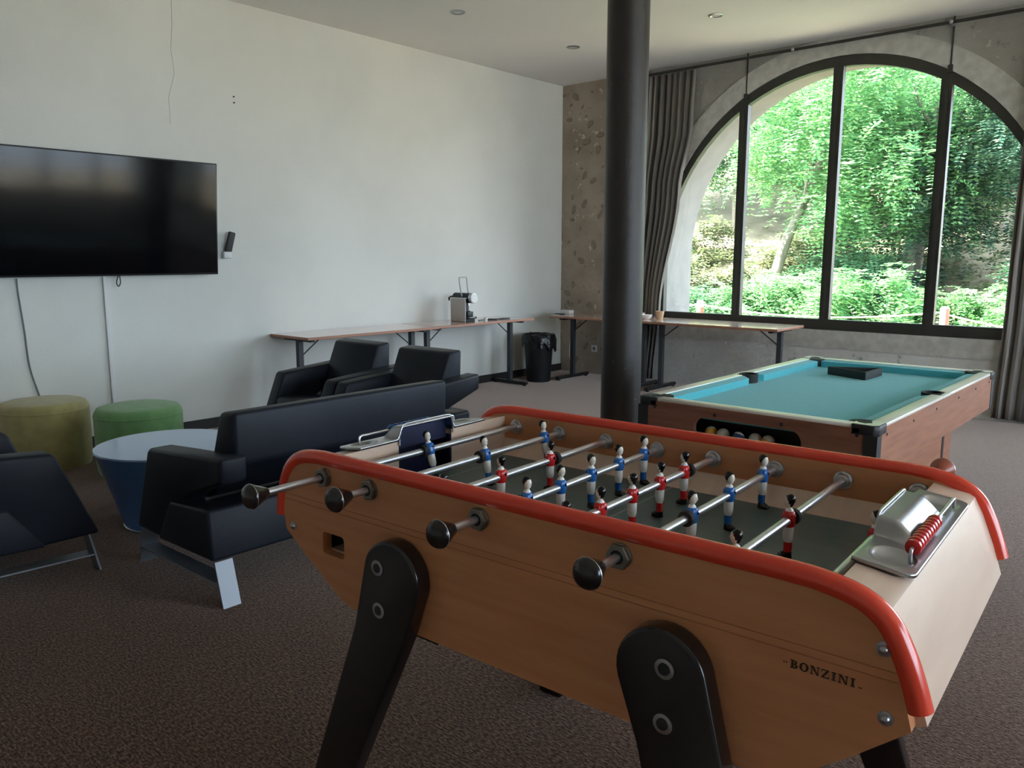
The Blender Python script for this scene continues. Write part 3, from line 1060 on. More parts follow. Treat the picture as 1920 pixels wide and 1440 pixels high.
b = MB().lathe([(0.017, 0), (0.019, 0.04), (0.016, 0.04), (0.0145, 0.004)], (-5.50, 5.78, 0.720), seg=14)
tag(b.build('small_cup', 'ceramic'), 'tiny white cup standing next to the drip tray on the wall table', 'cup')

b = MB().box((-5.68, 7.20, 0.720), (-5.54, 7.29, 0.762)).bevel(0.006, 2)
tag(b.build('small_box', 'whiteplastic'), 'small white box on the folding table before the stone wall', 'box')
b = MB().box((-5.66, 7.08, 0.720), (-5.56, 7.15, 0.728)).bevel(0.003, 1)
tag(b.build('dark_tray', 'mattblack'), 'thin dark flat tray next to the small white box', 'tray')
b = MB().tube(smooth_path([(-5.72, 7.46, 0.40), (-5.68, 7.46, 0.55), (-5.64, 7.44, 0.67), (-5.58, 7.40, 0.69)], 5) + [], 0.005, 6)
b.tube(smooth_path([(-5.72, 7.46, 0.40), (-5.76, 7.50, 0.22), (-5.75, 7.55, 0.03)], 5), 0.005, 6)
tag(b.build('dangling_cord', 'whiteplastic'), 'pale cord hanging under the table before the stone wall', 'cable')


def bowl(name, x, y, r, h, label):
    b = MB().lathe([(r * 0.45, 0), (r * 0.8, h * 0.45), (r, h), (r * 0.94, h), (r * 0.72, h * 0.5), (r * 0.3, h * 0.15)], (x, y, 0.720), seg=20)
    return tag(b.build(name, 'ceramic'), label, 'bowl')


bowl('white_bowl', -4.63, 7.19, 0.085, 0.055, 'wide white bowl at the joint of the two window tables behind the column')
bowl('white_bowl', -4.46, 7.10, 0.065, 0.05, 'smaller white bowl next to the tan pot on the pale window table')
b = MB().lathe([(0.03, 0), (0.034, 0.02), (0.045, 0.085), (0.041, 0.085), (0.03, 0.02)], (-4.37, 7.22, 0.720), seg=16)
tag(b.build('tan_pot', 'tan'), 'small tan flared pot beside the white bowls on the pale window table', 'pot')

# waste bin
t = thing('waste_bin', 'black round waste bin with a black liner over its rim in the corner', 'bin', (-5.615, 6.75, 0))
b = MB().lathe([(0.128, 0.0), (0.132, 0.012), (0.165, 0.49), (0.170, 0.50), (0.158, 0.50), (0.125, 0.02)], (0, 0, 0), seg=32)
b.build('bucket', 'bin', t)
rr = random.Random(5)
rings = []
for (r, z, jr, jz) in ((0.152, 0.42, 0.004, 0.01), (0.163, 0.508, 0.004, 0.008), (0.178, 0.520, 0.006, 0.010), (0.186, 0.47, 0.012, 0.015), (0.182, 0.41, 0.012, 0.05)):
    ring = []
    for i in range(36):
        a = 2 * PI * i / 36
        sag = 0.045 * max(0, math.cos(a - 0.5)) if z < 0.45 else 0
        R = r + rr.uniform(-jr, jr) + (0.018 * max(0, math.cos(a - 0.4)) if z < 0.5 else 0)
        ring.append((R * math.cos(a), R * math.sin(a), z + rr.uniform(-jz, jz) - sag))
    rings.append(ring)
b = MB().ring_stack(rings, False)
b.build('liner', 'bag', t, 60)


# ------------------------------------------------------------------ poufs and low table
def pouf(label, x, y, r, h, mname):
    t = thing('pouf', label, 'pouf', (x, y, 0), 0)
    b = MB().lathe([(r * 0.96, 0.0), (r * 0.985, 0.03), (r, 0.08), (r, h - 0.07), (r * 0.985, h - 0.035), (r * 0.93, h - 0.010), (r * 0.8, h), (r * 0.4, h + 0.006), (0.0, h + 0.008)], (0, 0, 0), seg=48)
    b.build('cushion', mname, t, 60)
    b = MB().lathe([(r * 0.995, h - 0.062), (r * 1.006, h - 0.058), (r * 1.006, h - 0.052), (r * 0.995, h - 0.048)], (0, 0, 0), seg=48, caps=False)
    b.build('seam', mname, t, 60)


pouf('round mustard yellow wool pouf by the white wall', -5.705, 1.80, 0.262, 0.43, 'yellow')
pouf('round green wool pouf behind the blue low table', -5.13, 2.16, 0.262, 0.42, 'green')

t = thing('coffee_table', 'round blue tapering low table between the sofa and the poufs', 'coffee table', (-3.98, 1.82, 0))
b = MB().lathe([(0.235, 0.012), (0.345, 0.385), (0.350, 0.395)], (0, 0, 0), seg=64)
b.build('base', 'blue', t)
b = MB().lathe([(0.350, 0.395), (0.355, 0.400), (0.352, 0.408), (0.0, 0.410)], (0, 0, 0), seg=64)
b.build('top', 'bluetop', t)
b = MB().lathe([(0.232, 0.0), (0.240, 0.004), (0.240, 0.012), (0.232, 0.016)], (0, 0, 0), seg=64)
b.build('foot_ring', 'steel', t)


# ------------------------------------------------------------------ leather seats
def seat_unit(name, label, cat, loc, rz, W, group=None, A=0.115):
    """local x runs from the front (0) to the rear, y across the width"""
    t = thing(name, label, cat, loc, rz, group)
    arm = [(0.0, 0.165), (0.15, 0.535), (0.17, 0.548), (0.775, 0.600), (0.770, 0.500), (0.52, 0.415), (0.42, 0.36), (0.40, 0.165)]
    for y0 in (0.004, W - A - 0.004):
        b = MB().prism(arm, 'y', y0, y0 + A).bevel(0.016, 3)
        b.build('armrest', 'leather', t, 50)
    b = MB().prism([(0.345, 0.352), (0.665, 0.378), (0.69, 0.176), (0.215, 0.160)], 'y', -0.004, W + 0.004).bevel(0.014, 3)
    b.build('base_block', 'leather', t, 50)
    b = MB().prism([(0.03, 0.18), (0.075, 0.375), (0.11, 0.395), (0.56, 0.352), (0.42, 0.18)], 'y', A + 0.008, W - A - 0.008).bevel(0.018, 3)
    b.build('seat', 'leather', t, 50)
    b = MB().prism([(0.44, 0.36), (0.600, 0.746), (0.712, 0.757), (0.705, 0.545), (0.500, 0.385)], 'y', A - 0.01, W - A + 0.01).bevel(0.018, 3)
    b.build('backrest', 'leather', t, 50)
    for y0 in (0.0, W - 0.075):
        b = MB().prism([(0.690, 0.176), (0.698, 0.176), (0.748, 0.0), (0.740, 0.0)], 'y', y0, y0 + 0.075)
        b.build('leg', 'legplate', t)
        b = MB().prism([(0.045, 0.170), (0.053, 0.170), (0.018, 0.0), (0.010, 0.0)], 'y', y0, y0 + 0.075)
        b.build('leg', 'legplate', t)
        b = MB().prism([(0.030, 0.074), (0.030, 0.080), (0.716, 0.094), (0.716, 0.088)], 'y', y0, y0 + 0.075)
        b.build('stretcher', 'legplate', t)
    return t


seat_unit('sofa', 'two-seat black leather sofa seen from behind, beside the red-edged football table', 'sofa', (-3.53, 1.44, 0), 0, 1.35)
seat_unit('armchair', 'black leather armchair right behind the sofa, its grey-lit arm beside open carpet', 'armchair', (-3.59, 2.946, 0), PI / 2, 0.715, 'black leather armchairs')
seat_unit('armchair', 'black leather armchair next to the white wall tables, beyond the other of the pair', 'armchair', (-4.315, 2.946, 0), PI / 2, 0.715, 'black leather armchairs')
seat_unit('armchair', 'dark leather armchair facing the other two armchairs across the blue low table', 'armchair', (-4.275, 1.30, 0), -PI / 2, 0.72, 'black leather armchairs')


# ------------------------------------------------------------------ football table
TH = math.radians(3.2324)
FT = thing('football_table', 'beech table football game with red edge rails, chrome rods and black legs', 'football table', (-1.437, 0.984, 0), TH)
UC = 0.515                      # middle of the table along its length
mir = lambda pts: [(2 * UC - u, z) for u, z in pts]
VN0, VN1, VF0, VF1 = 0.012, 0.037, 0.697, 0.722
ZR = 0.874
outline = [(-0.148, 0.725), (-0.155, 0.765), (-0.150, 0.815), (-0.135, 0.860), (-0.110, 0.888), (-0.075, 0.903), (-0.02, 0.908),
           (1.03, 0.908), (1.085, 0.903), (1.125, 0.888), (1.152, 0.860), (1.168, 0.820), (1.182, 0.775), (1.192, 0.737),
           (1.12, 0.672), (1.03, 0.598), (1.0, 0.590), (0.075, 0.590), (0.045, 0.598), (-0.09, 0.683)]
for (a, c, near) in ((VN0, VN1, True), (VF0, VF1, False)):
    loops = [outline]
    if near:
        loops.append(list(reversed(rrect(-0.016, 0.696, 0.057, 0.747, 0.009))))
    b = MB().plate(loops, 'y', a, c)
    sp = b.build('side_panel', 'beech', FT, 30)
    for zz in (0.799, 0.812):
        g = MB().box((-0.146, (a - 0.0006) if near else c, zz - 0.0009), (1.172, a if near else c + 0.0006, zz + 0.0009))
        g.build('groove', 'groove', sp, 0)
    if near:
        g = MB()
        x0, x1, z0, z1 = -0.018, 0.059, 0.694, 0.749
        y0, y1 = VN1 + 0.001, VN1 + 0.10
        g.box((x0, y1, z0), (x1, y1 + 0.004, z1))
        g.box((x0, y0, z0 - 0.004), (x1, y1, z0))
        g.box((x0, y0, z1), (x1, y1, z1 + 0.004))
        g.box((x0 - 0.004, y0, z0), (x0, y1, z1))
        g.box((x1, y0, z0), (x1 + 0.004, y1, z1))
        g.build('ball_return', 'mattblack', FT)
    path = smooth_path([(u, (a + c) / 2 - (0.003 if near else -0.003), z) for u, z in
                        [(-0.170, 0.757), (-0.163, 0.80), (-0.149, 0.845), (-0.122, 0.884), (-0.085, 0.904), (-0.03, 0.912), (0.03, 0.913),
                         (0.3, 0.913), (0.6, 0.913), (0.9, 0.913), (1.02, 0.913), (1.075, 0.909), (1.12, 0.898), (1.152, 0.875), (1.173, 0.838), (1.188, 0.80), (1.199, 0.765)]], 5)
    b = MB().tube(path, 0.0165, 16)
    b.build('edge_rail', 'red', FT, 60)

# ends: a solid cheek either side of the goal, with an outer skin across the goal
sec_r = [(1.075, 0.899), (1.140, 0.889), (1.150, 0.883), (1.166, 0.852), (1.188, 0.795), (1.206, 0.738), (1.192, 0.732), (1.0, 0.598), (0.98, 0.598), (0.98, 0.70), (1.075, 0.70)]
skin_r = [(1.130, 0.8905), (1.140, 0.889), (1.150, 0.883), (1.166, 0.852), (1.188, 0.795), (1.206, 0.738), (1.192, 0.732), (1.165, 0.740), (1.140, 0.85)]
floor_r = [(1.192, 0.732), (1.0, 0.598), (0.98, 0.598), (0.98, 0.70), (1.165, 0.740)]
for right in (True, False):
    f = (lambda p: p) if right else (lambda p: [(max(u, -0.166), z) for u, z in mir(p)])
    b = MB().prism(f(sec_r), 'y', VN1, 0.277).prism(f(sec_r), 'y', 0.470, VF0)
    b.prism(f(skin_r), 'y', 0.277, 0.470).prism(f(floor_r), 'y', 0.277, 0.470)
    b.build('end_panel', 'beech_pale', FT, 30)
    # goal box: dark plastic liner, plus a dark sheet for shade under the hood
    b = MB()
    q = lambda u: u if right else 2 * UC - u
    for (a, c) in (((1.077, 0.277, 0.742), (1.138, 0.281, 0.885)), ((1.077, 0.466, 0.742), (1.138, 0.470, 0.885)),
                   ((1.134, 0.281, 0.742), (1.138, 0.466, 0.885)), ((1.077, 0.281, 0.740), (1.138, 0.466, 0.744)), ((1.092, 0.281, 0.875), (1.096, 0.466, 0.925))):
        b.box((min(q(a[0]), q(c[0])), a[1], a[2]), (max(q(a[0]), q(c[0])), c[1], c[2]))
    b.build('goal_box', 'darkblue', FT)

b = MB().box((0.05, VN1, 0.60), (0.98, VF0, 0.615))
b.build('cabinet_floor', 'beech', FT)
b = MB().box((-0.045, VN1, 0.780), (1.075, VF0, 0.797))
b.build('pitch', 'pitch', FT, 0)
for u0 in (0.02, 0.994):
    b = MB().box((u0, 0.22, 0.797), (u0 + 0.004, 0.52, 0.7975))
    b.build('pitch_line', 'fieldline', FT, 0)
b = MB().box((UC - 0.002, VN1 + 0.04, 0.797), (UC + 0.002, VF0 - 0.04, 0.7975))
b.build('pitch_line', 'fieldline', FT, 0)
for s in (0, 1):
    v0, v1 = (VN1, VN1 + 0.042) if s == 0 else (VF0, VF0 - 0.042)
    b = MB().prism([(v0, 0.797), (v0, 0.836), (v0 + (v1 - v0) * 0.12, 0.833), (v0 + (v1 - v0) * 0.5, 0.812), (v1, 0.7972)], 'x', -0.045, 1.075)
    b.build('banked_edge', 'beech_pale', FT, 50)


# cast score plates: one sheet pressed into a goal hood and two cups
def score_plate(right):
    NU, NV = 30, 110
    u0, u1, v0, v1 = 1.068, 1.156, 0.148, 0.598
    vm = (v0 + v1) / 2
    base = 0.9085

    def h(u, v):
        z = base - 0.13 * (u - u0)
        d = abs(v - vm)
        # hood over the goal: high at the pitch edge, sweeping down outwards
        if d < 0.105:
            e = 1.0 if d < 0.088 else 0.5 + 0.5 * math.cos(PI * (d - 0.088) / 0.017)
            s_ = (u - u0) / (u1 - u0)
            prof = 1.0 if s_ < 0.34 else max(0.0, 1 - ((s_ - 0.34) / 0.42) ** 1.25) if s_ < 0.76 else 0.0
            z += 0.030 * e * prof
        for cv in (v0 + 0.052, v1 - 0.052):
            r = math.hypot((u - (u0 + u1) / 2 - 0.002) / 0.031, (v - cv) / 0.036)
            if r < 1:
                z -= 0.0075 * (1 - r ** 4)
            elif r < 1.16:
                z += 0.0012 * math.sin(PI * (r - 1) / 0.16)
        return z

    rad = 0.020
    rows = []
    for j in range(NV + 1):
        v = v0 + (v1 - v0) * j / NV
        du = 0.0
        dv = min(v - v0, v1 - v)
        if dv < rad:
            du = rad - math.sqrt(max(rad * rad - (rad - dv) ** 2, 0))
        rows.append([(u0 + (u1 - du - u0) * i / NU, v) for i in range(NU + 1)])
    vs, fs = [], []
    for row in rows:
        for (u, v) in row:
            vs.append((u if right else 2 * UC - u, v, h(u, v)))
    for j in range(NV):
        for i in range(NU):
            a = j * (NU + 1) + i
            fs.append((a, a + 1, a + NU + 2, a + NU + 1))
    me = bpy.data.meshes.new('score_plate')
    me.from_pydata(vs, [], fs)
    me.materials.append(M['alu'])
    me.polygons.foreach_set('use_smooth', [True] * len(me.polygons))
    o = link('score_plate', me, FT)
    md = o.modifiers.new('thickness', 'SOLIDIFY')
    md.thickness = 0.006
    md.offset = -1.0 if right else 1.0
    # counter wire with sliding rings
    q = (lambda u: u) if right else (lambda u: 2 * UC - u)
    uw, zw = 1.137, 0.9165
    va, vb = (0.205, 0.545)
    p = smooth_path([(q(uw), va, 0.896), (q(uw), va, 0.912), (q(uw), va + 0.008, zw), (q(uw), va + 0.03, zw), (q(uw), (va + vb) / 2, zw), (q(uw), vb - 0.03, zw), (q(uw), vb - 0.008, zw), (q(uw), vb, 0.912), (q(uw), vb, 0.896)], 5)
    b = MB().tube(p, 0.0028 if right else 0.0032, 8)
    b.build('counter_wire', 'chrome', o)
    n = 10 if right else 9
    for k in range(n):
        vv = (0.222 + 0.0165 * k) if right else (0.312 + 0.0165 * k)
        b = MB().lathe([(0.004, -0.0078), (0.0078, -0.0077), (0.0118, -0.0045), (0.0124, 0.0), (0.0118, 0.0045), (0.0078, 0.0077), (0.004, 0.0078)], (q(uw), vv, zw), (0, 1, 0), 16)
        b.build('counter_ring', 'redpaint' if right else 'bluepaint', o, 40)
    # raised rim framing the goal mouth
    ue = q(1.070)
    b = MB().tube(smooth_path([(ue, 0.276, 0.890), (ue, 0.277, 0.915), (ue, 0.283, 0.934), (ue, 0.295, 0.941), (ue, 0.33, 0.942), (ue, 0.42, 0.942), (ue, 0.453, 0.941), (ue, 0.465, 0.934), (ue, 0.470, 0.915), (ue, 0.471, 0.890)], 4), 0.0022, 8)
    b.build('goal_rim', 'steel', o)


score_plate(True)
score_plate(False)


# players: one mesh per team
def player_mesh(team):
    """upright figure hung on the rod axis (origin); faces +x for blue and -x for red"""
    s = 1 if team == 'blue' else -1
    kit = 'bluepaint' if team == 'blue' else 'redpaint'
    b = MB()

    def sec(items, mi, n=14):
        b.mi = mi
        rings = []
        for z, hv, hu, ou in items:
            rings.append([(s * ou + hu * math.cos(2 * PI * k / n), hv * math.sin(2 * PI * k / n), z) for k in range(n)])
        b.ring_stack(rings)

    # 0 kit, 1 white, 2 skin, 3 hair/black
    sec([(-0.0745, 0.0085, 0.0115, 0.004), (-0.0735, 0.0090, 0.0140, 0.0045), (-0.067, 0.0085, 0.0125, 0.004), (-0.0615, 0.0070, 0.0080, 0.0)], 3)
    sec([(-0.0625, 0.0068, 0.0072, 0.0), (-0.052, 0.0076, 0.0078, -0.001), (-0.0425, 0.0072, 0.0075, 0.0)], 0)
    sec([(-0.0435, 0.0070, 0.0072, 0.0), (-0.039, 0.0076, 0.0078, 0.0), (-0.0375, 0.0092, 0.0090, 0.0), (-0.026, 0.0098, 0.0096, 0.0), (-0.012, 0.0100, 0.0098, 0.0), (-0.009, 0.0095, 0.0095, 0.0)], 1)
    sec([(-0.0125, 0.0112, 0.0106, 0.0), (-0.006, 0.0128, 0.0118, 0.0), (0.004, 0.0140, 0.0122, 0.0), (0.0105, 0.0142, 0.0115, 0.0), (0.0150, 0.0118, 0.0095, 0.0), (0.0165, 0.0088, 0.0080, 0.0)], 0, 18)
    # arms pressed to the sides
    b.mi = 0
    for sg in (-1, 1):
        b.sphere((-0.002 * s, sg * 0.0120, 0.003), (0.0060, 0.0042, 0.0125), 10, 7)
    # collar and neck
    b.mi = 1
    b.lathe([(0.0082, 0.0145), (0.0072, 0.0185), (0.0050, 0.0215)], (0, 0, 0), seg=12)
    b.mi = 2
    b.lathe([(0.0045, 0.0195), (0.0045, 0.0265)], (0.0005 * s, 0, 0), seg=10)
    # head: ellipsoid, skin in front, hair on crown and back
    n0 = len(b.bm.faces)
    b.sphere((0.0008 * s, 0, 0.0345), (0.0092, 0.0078, 0.0125), 18, 12)
    b.bm.faces.ensure_lookup_table()
    for f in list(b.bm.faces)[n0:]:
        c = f.calc_center_median()
        front = (c.x - 0.0008 * s) * s
        if front < -0.0005 - 0.35 * (0.0365 - c.z) or c.z > 0.0425 - (0.0 if front > 0.004 else 0.002):
            f.material_index = 3
    # hair volume and nose
    b.mi = 3
    b.sphere((-0.0022 * s, 0, 0.0385), (0.0085, 0.0083, 0.0100), 14, 8)
    b.mi = 2
    b.sphere((0.0098 * s, 0, 0.0335), (0.0018, 0.0014, 0.0025), 8, 5)
    b.mi = 3
    for sg in (-1, 1):
        b.sphere((0.0084 * s, sg * 0.0030, 0.0368), (0.0009, 0.0011, 0.0007), 6, 4)
    # fixing screw
    b.cyl((0.0115, 0.001, 0.006), (0.0128, 0.001, 0.006), 0.0030, seg=10)
    me = b.mesh('player', [kit, 'whitepaint', 'skin', 'hair'], 50)
    return me


PL = {'blue': player_mesh('blue'), 'red': player_mesh('red')}
knob_prof = [(0.0085, 0.0), (0.0115, 0.004), (0.0175, 0.018), (0.0235, 0.032), (0.0262, 0.038), (0.0262, 0.0405), (0.0250, 0.043), (0.0215, 0.0485), (0.0135, 0.0535), (0.0, 0.0555)]
b = MB().lathe(knob_prof, (0, 0, 0), (0, 1, 0), 28)
KNOB_B = b.mesh('handle', 'blackplastic', 50)
b = MB().lathe(knob_prof, (0, 0, 0), (0, 1, 0), 28)
KNOB_R = b.mesh('handle', 'redwood', 50)
b = MB().lathe([(0.0264, 0.0385), (0.0268, 0.0392), (0.0264, 0.0400)], (0, 0, 0), (0, 1, 0), 28, False)
KRING = b.mesh('handle_ring', 'chrome', 50)

rods = [('blue', [0.341], -0.190, 16), ('blue', [0.382, 0.625], -0.098, 10), ('red', [0.072, 0.257, 0.442], 0.83, 0),
        ('blue', [0.155, 0.272, 0.390, 0.508, 0.626], -0.116, 0), ('red', [0.072, 0.189, 0.310, 0.427, 0.541], 0.83, 0),
        ('blue', [0.270, 0.440, 0.622], -0.102, 0), ('red', [0.118, 0.361], 0.84, 0), ('red', [0.361], 0.945, 0)]
for i, (team, men, tip, tilt) in enumerate(rods):
    u = 0.150 * i
    blue = team == 'blue'
    r = link('rod', None, FT, (u, 0, ZR))
    a, c = (tip + 0.05, VF1 - 0.005) if blue else (VN0 + 0.005, tip - 0.05)
    b = MB().cyl((0, a, 0), (0, c, 0), 0.0078, seg=16)
    r.data = None
    bpy.data.objects.remove(r)
    r = b.build('rod', 'chrome', FT, 50)
    r.location = (u, 0, ZR)
    r.rotation_euler = (0, math.radians(-tilt), 0)
    k = link('handle', KNOB_B if blue else KNOB_R, r, (0, tip + 0.0555 if blue else tip - 0.0555, 0), (0, 0, PI if blue else 0))
    k2 = link('handle_ring', KRING, r, k.location, k.rotation_euler)
    for v in men:
        link('player', PL[team], r, (0, v, 0))
    # rubber bumper beside the outermost man
    v = (min(men) - 0.022) if blue else (max(men) + 0.022)
    b = MB().lathe([(0.0078, -0.0075), (0.0145, -0.0065), (0.0155, -0.003), (0.0155, 0.003), (0.0145, 0.0065), (0.0078, 0.0075)], (0, v, 0), (0, 1, 0), 18)
    b.build('bumper', 'rubber', r, 40)
    # bearings on both panels
    for v, sg in ((VN0, -1), (VN1, 1), (VF0, -1), (VF1, 1)):
        outer_face = v in (VN0, VF1)
        if (blue and v == VF1) or (not blue and v == VN0):
            continue
        b = MB()
        if outer_face:
            b.lathe([(0.0215, 0.0), (0.0215, 0.003), (0.0205, 0.004)], (0, 0, 0), (0, 1, 0), 28)
            b.lathe([(0.0225, 0.003), (0.0225, 0.0110), (0.0205, 0.0125), (0.0120, 0.0125)], (0, 0, 0), (0, 1, 0), 6)
            b.mi = 1
            b.lathe([(0.0118, 0.0120), (0.0118, 0.0130), (0.0085, 0.0130)], (0, 0, 0), (0, 1, 0), 20)
        else:
            b.lathe([(0.0205, 0.0), (0.0200, 0.005), (0.0165, 0.0075), (0.0150, 0.0150), (0.0105, 0.0165), (0.0085, 0.0165)], (0, 0, 0), (0, 1, 0), 24)
        o = b.build('bearing', ['nut', 'rubber'] if outer_face else 'steel', r, 30)
        o.location = (0, v, 0)
        o.rotation_euler = (0, 0, PI if sg < 0 else 0)


# legs: round-headed tapering boards bolted on the outside
def leg_outline(tu, tz, bu, sgn):
    R = 0.078
    pts = []
    ang0 = math.atan2(tz, (tu - bu) * sgn)
    d = Vector((bu - tu, -tz)).normalized()
    nrm = Vector((-d.y, d.x))
    for k in range(17):
        a = PI * k / 16
        p = Vector((tu, tz)) + nrm * (R * math.cos(a)) - d * (R * math.sin(a))
        pts.append((p.x, p.y))
    e = Vector((bu, 0.0))
    w = 0.040
    br, bl = (e.x - nrm.x * w * 1.05, 0.0), (e.x + nrm.x * w * 1.05, 0.0)
    cut = lambda p, q: (p[0] + (q[0] - p[0]) * (p[1] - 0.585) / (p[1] - q[1]), 0.585)
    first, last = pts[0], pts[-1]
    return pts + [cut(last, br), br, bl, cut(first, bl)]


for (tu, bu) in ((0.243, 0.030), (0.845, 1.062)):
    for (va, vb, near) in ((-0.028, VN0, True), (VF1, VF1 + 0.040, False)):
        lo = leg_outline(tu, 0.712, bu, 1)
        n_ = len(lo) - 4
        b = MB()
        arc_, c1, br, bl, c0 = lo[:n_], lo[n_], lo[n_ + 1], lo[n_ + 2], lo[n_ + 3]
        ring = arc_ + [c1, br, bl, c0]
        vs_ = [(p[0], va, p[1]) for p in ring] + [(p[0], vb, p[1]) for p in ring]
        N_ = len(ring)
        b.poly(vs_, [tuple(list(range(n_ + 1)) + [N_ - 1]), (n_, n_ + 1, n_ + 2, n_ + 3),
                     tuple(reversed([N_ + i for i in list(range(n_ + 1)) + [N_ - 1]])), (N_ + n_ + 3, N_ + n_ + 2, N_ + n_ + 1, N_ + n_)]
               + [(i, i + N_, (i + 1) % N_ + N_, (i + 1) % N_) for i in range(N_)])
        b.bevel(0.006, 3)
        for vert in b.bm.verts:             # the legs splay outwards below the cabinet
            if vert.co.z < 0.59:
                vert.co.y += (-1 if near else 1) * 0.10 * (0.59 - vert.co.z) / 0.59
        lg = b.build('leg', 'blackplastic', FT, 40)
        s = -1 if near else 1
        vf = va if near else vb
        for zz in (0.729, 0.638):
            uu = tu - 0.034 if tu < UC else tu + 0.010
            g = MB().lathe([(0.0165, 0.0), (0.0165, 0.002), (0.0105, 0.0025), (0.0105, 0.0005)], (uu, vf, zz), (0, s, 0), 24)
            g.build('washer', 'steel', lg)
            g = MB().lathe([(0.0100, 0.0), (0.0095, 0.0035), (0.0, 0.0050)], (uu, vf, zz), (0, s, 0), 18)
            g.build('bolt', 'blackmetal', lg)
    b = MB().box((tu - 0.05, VN1 + 0.02, 0.555), (tu + 0.05, VF0 - 0.02, 0.590))
    b.build('leg_crossbar', 'blackplastic', FT)
for (uu, zz) in ((-0.120, 0.737), (1.152, 0.841), (1.160, 0.745)):
    for v, s in ((VN0, -1), (VF1, 1)):
        g = MB().lathe([(0.0105, 0.0), (0.0105, 0.0012), (0.0066, 0.0016), (0.0062, 0.005), (0.0038, 0.008), (0.0, 0.009)], (uu, v, zz), (0, s, 0), 18)
        g.build('dome_nut', 'steel', FT)


# maker's name on the near panel, slab-serif capitals
def letter(ch):
    t, s = 0.30, 0.10
    B = lambda x0, y0, x1, y1: [(x0, y0), (x1, y0), (x1, y1), (x0, y1)]
    arc = lambda cx, cy, rx, ry, a0, a1, n=10: [(cx + rx * math.cos(a0 + (a1 - a0) * k / n), cy + ry * math.sin(a0 + (a1 - a0) * k / n)) for k in range(n + 1)]
    H = PI / 2
    if ch == 'I':
        return [[B(.08, 0, .52, s * 1.3)], [B(.08, 1 - s * 1.3, .52, 1)], [B(.18, s, .42, 1 - s)]], 0.60
    if ch == 'N':
        return [[B(0, 0, .32, s)], [B(.11, s, .21, 1 - s)], [B(0, 1 - s, .30, 1)], [B(.68, 1 - s, 1.0, 1)], [B(.79, 0, .89, 1 - s)],
                [[(.11, 1), (.34, 1), (.89, .02), (.89, 0), (.72, 0), (.11, .95)]]], 1.0
    if ch == 'Z':
        return [[B(.02, 1 - s, .80, 1)], [B(.02, 0, .82, s)], [[(.54, 1 - s), (.80, 1 - s), (.28, s), (.02, s)]], [B(.02, .74, .11, 1 - s)], [B(.73, s, .82, .28)]], 0.84
    if ch == 'O':
        return [[arc(.5, .5, .48, .52, 0, 2 * PI, 28)[:-1], list(reversed(arc(.5, .5, .23, .42, 0, 2 * PI, 28)[:-1]))]], 1.0
    if ch == 'B':
        outer = [(0, 0), (.45, 0)] + arc(.45, .27, .35, .27, -H, H)[1:] + arc(.42, .76, .32, .24, -H, H)[1:] + [(0, 1), (0, 1 - s), (.10, 1 - s), (.10, s), (0, s)]
        h1 = list(reversed([(.34, s), (.44, s)] + arc(.44, .28, .13, .19, -H, H)[1:] + [(.34, .48)]))
        h2 = list(reversed([(.34, .57), (.42, .57)] + arc(.42, .74, .11, .16, -H, H)[1:] + [(.34, .91)]))
        return [[outer, h1, h2]], 0.82


cu_, sz = 1.031, 0.0125
txt = link('maker_lettering', None, FT)
me_b = MB()
for ch in 'BONZINI':
    plates, w = letter(ch)
    for lp in plates:
        me_b.plate([[(cu_ + x * sz * 1.05, 0.7745 + y * sz) for x, y in q] for q in lp], 'y', VN0 - 0.0007, VN0 + 0.0004)
    cu_ += (w * 1.05 + 0.16) * sz
bpy.data.objects.remove(txt)
for du in (-0.009, -0.0055):
    me_b.cyl((1.031 + du, VN0 - 0.0006, 0.7805), (1.031 + du, VN0 + 0.0003, 0.7805), 0.0011, seg=8)
    me_b.cyl((cu_ + 0.001 - du * 0.8 - 0.003, VN0 - 0.0006, 0.7765), (cu_ + 0.001 - du * 0.8 - 0.003, VN0 + 0.0003, 0.7765), 0.0011, seg=8)
me_b.build('maker_lettering', 'ink', FT, 0)


# ------------------------------------------------------------------ pool table
PX0, PX1, PY0, PY1, PZ = -1.792, -0.838, 2.815, 4.628, 0.780
PT = thing('pool_table', 'pool table with teal baize, cream rails and mahogany sides near the arched window', 'pool table', ((PX0 + PX1) / 2, (PY0 + PY1) / 2, 0))
hx, hy = (PX1 - PX0) / 2, (PY1 - PY0) / 2
ZA = 0.597
cx0 = (PX0 + PX1) / 2
slot = rrect(-1.535 - cx0, 0.632, -1.098 - cx0, 0.726, 0.046, 8)
b = MB().plate([[(-hx + 0.01, ZA), (hx - 0.01, ZA), (hx - 0.01, PZ - 0.012), (-hx + 0.01, PZ - 0.012)], list(reversed(slot))], 'y', -hy, -hy + 0.022)
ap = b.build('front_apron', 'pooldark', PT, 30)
b = MB().box((-hx + 0.06, -hy - 0.004, 0.752), (hx - 0.06, -hy, 0.768))
b.build('apron_moulding', 'pooldark', ap)
for x in (-0.40, -0.13, 0.14, 0.41):
    b = MB().lathe([(0.007, 0.0), (0.006, 0.002), (0.0, 0.0025)], (x, -hy, 0.742), (0, -1, 0), 10)
    b.build('screw_cap', 'mattblack', ap)
b = MB().box((-hx + 0.01, hy - 0.022, ZA), (hx - 0.01, hy, PZ - 0.012))
b.build('back_apron', 'pooldark', PT, 30)
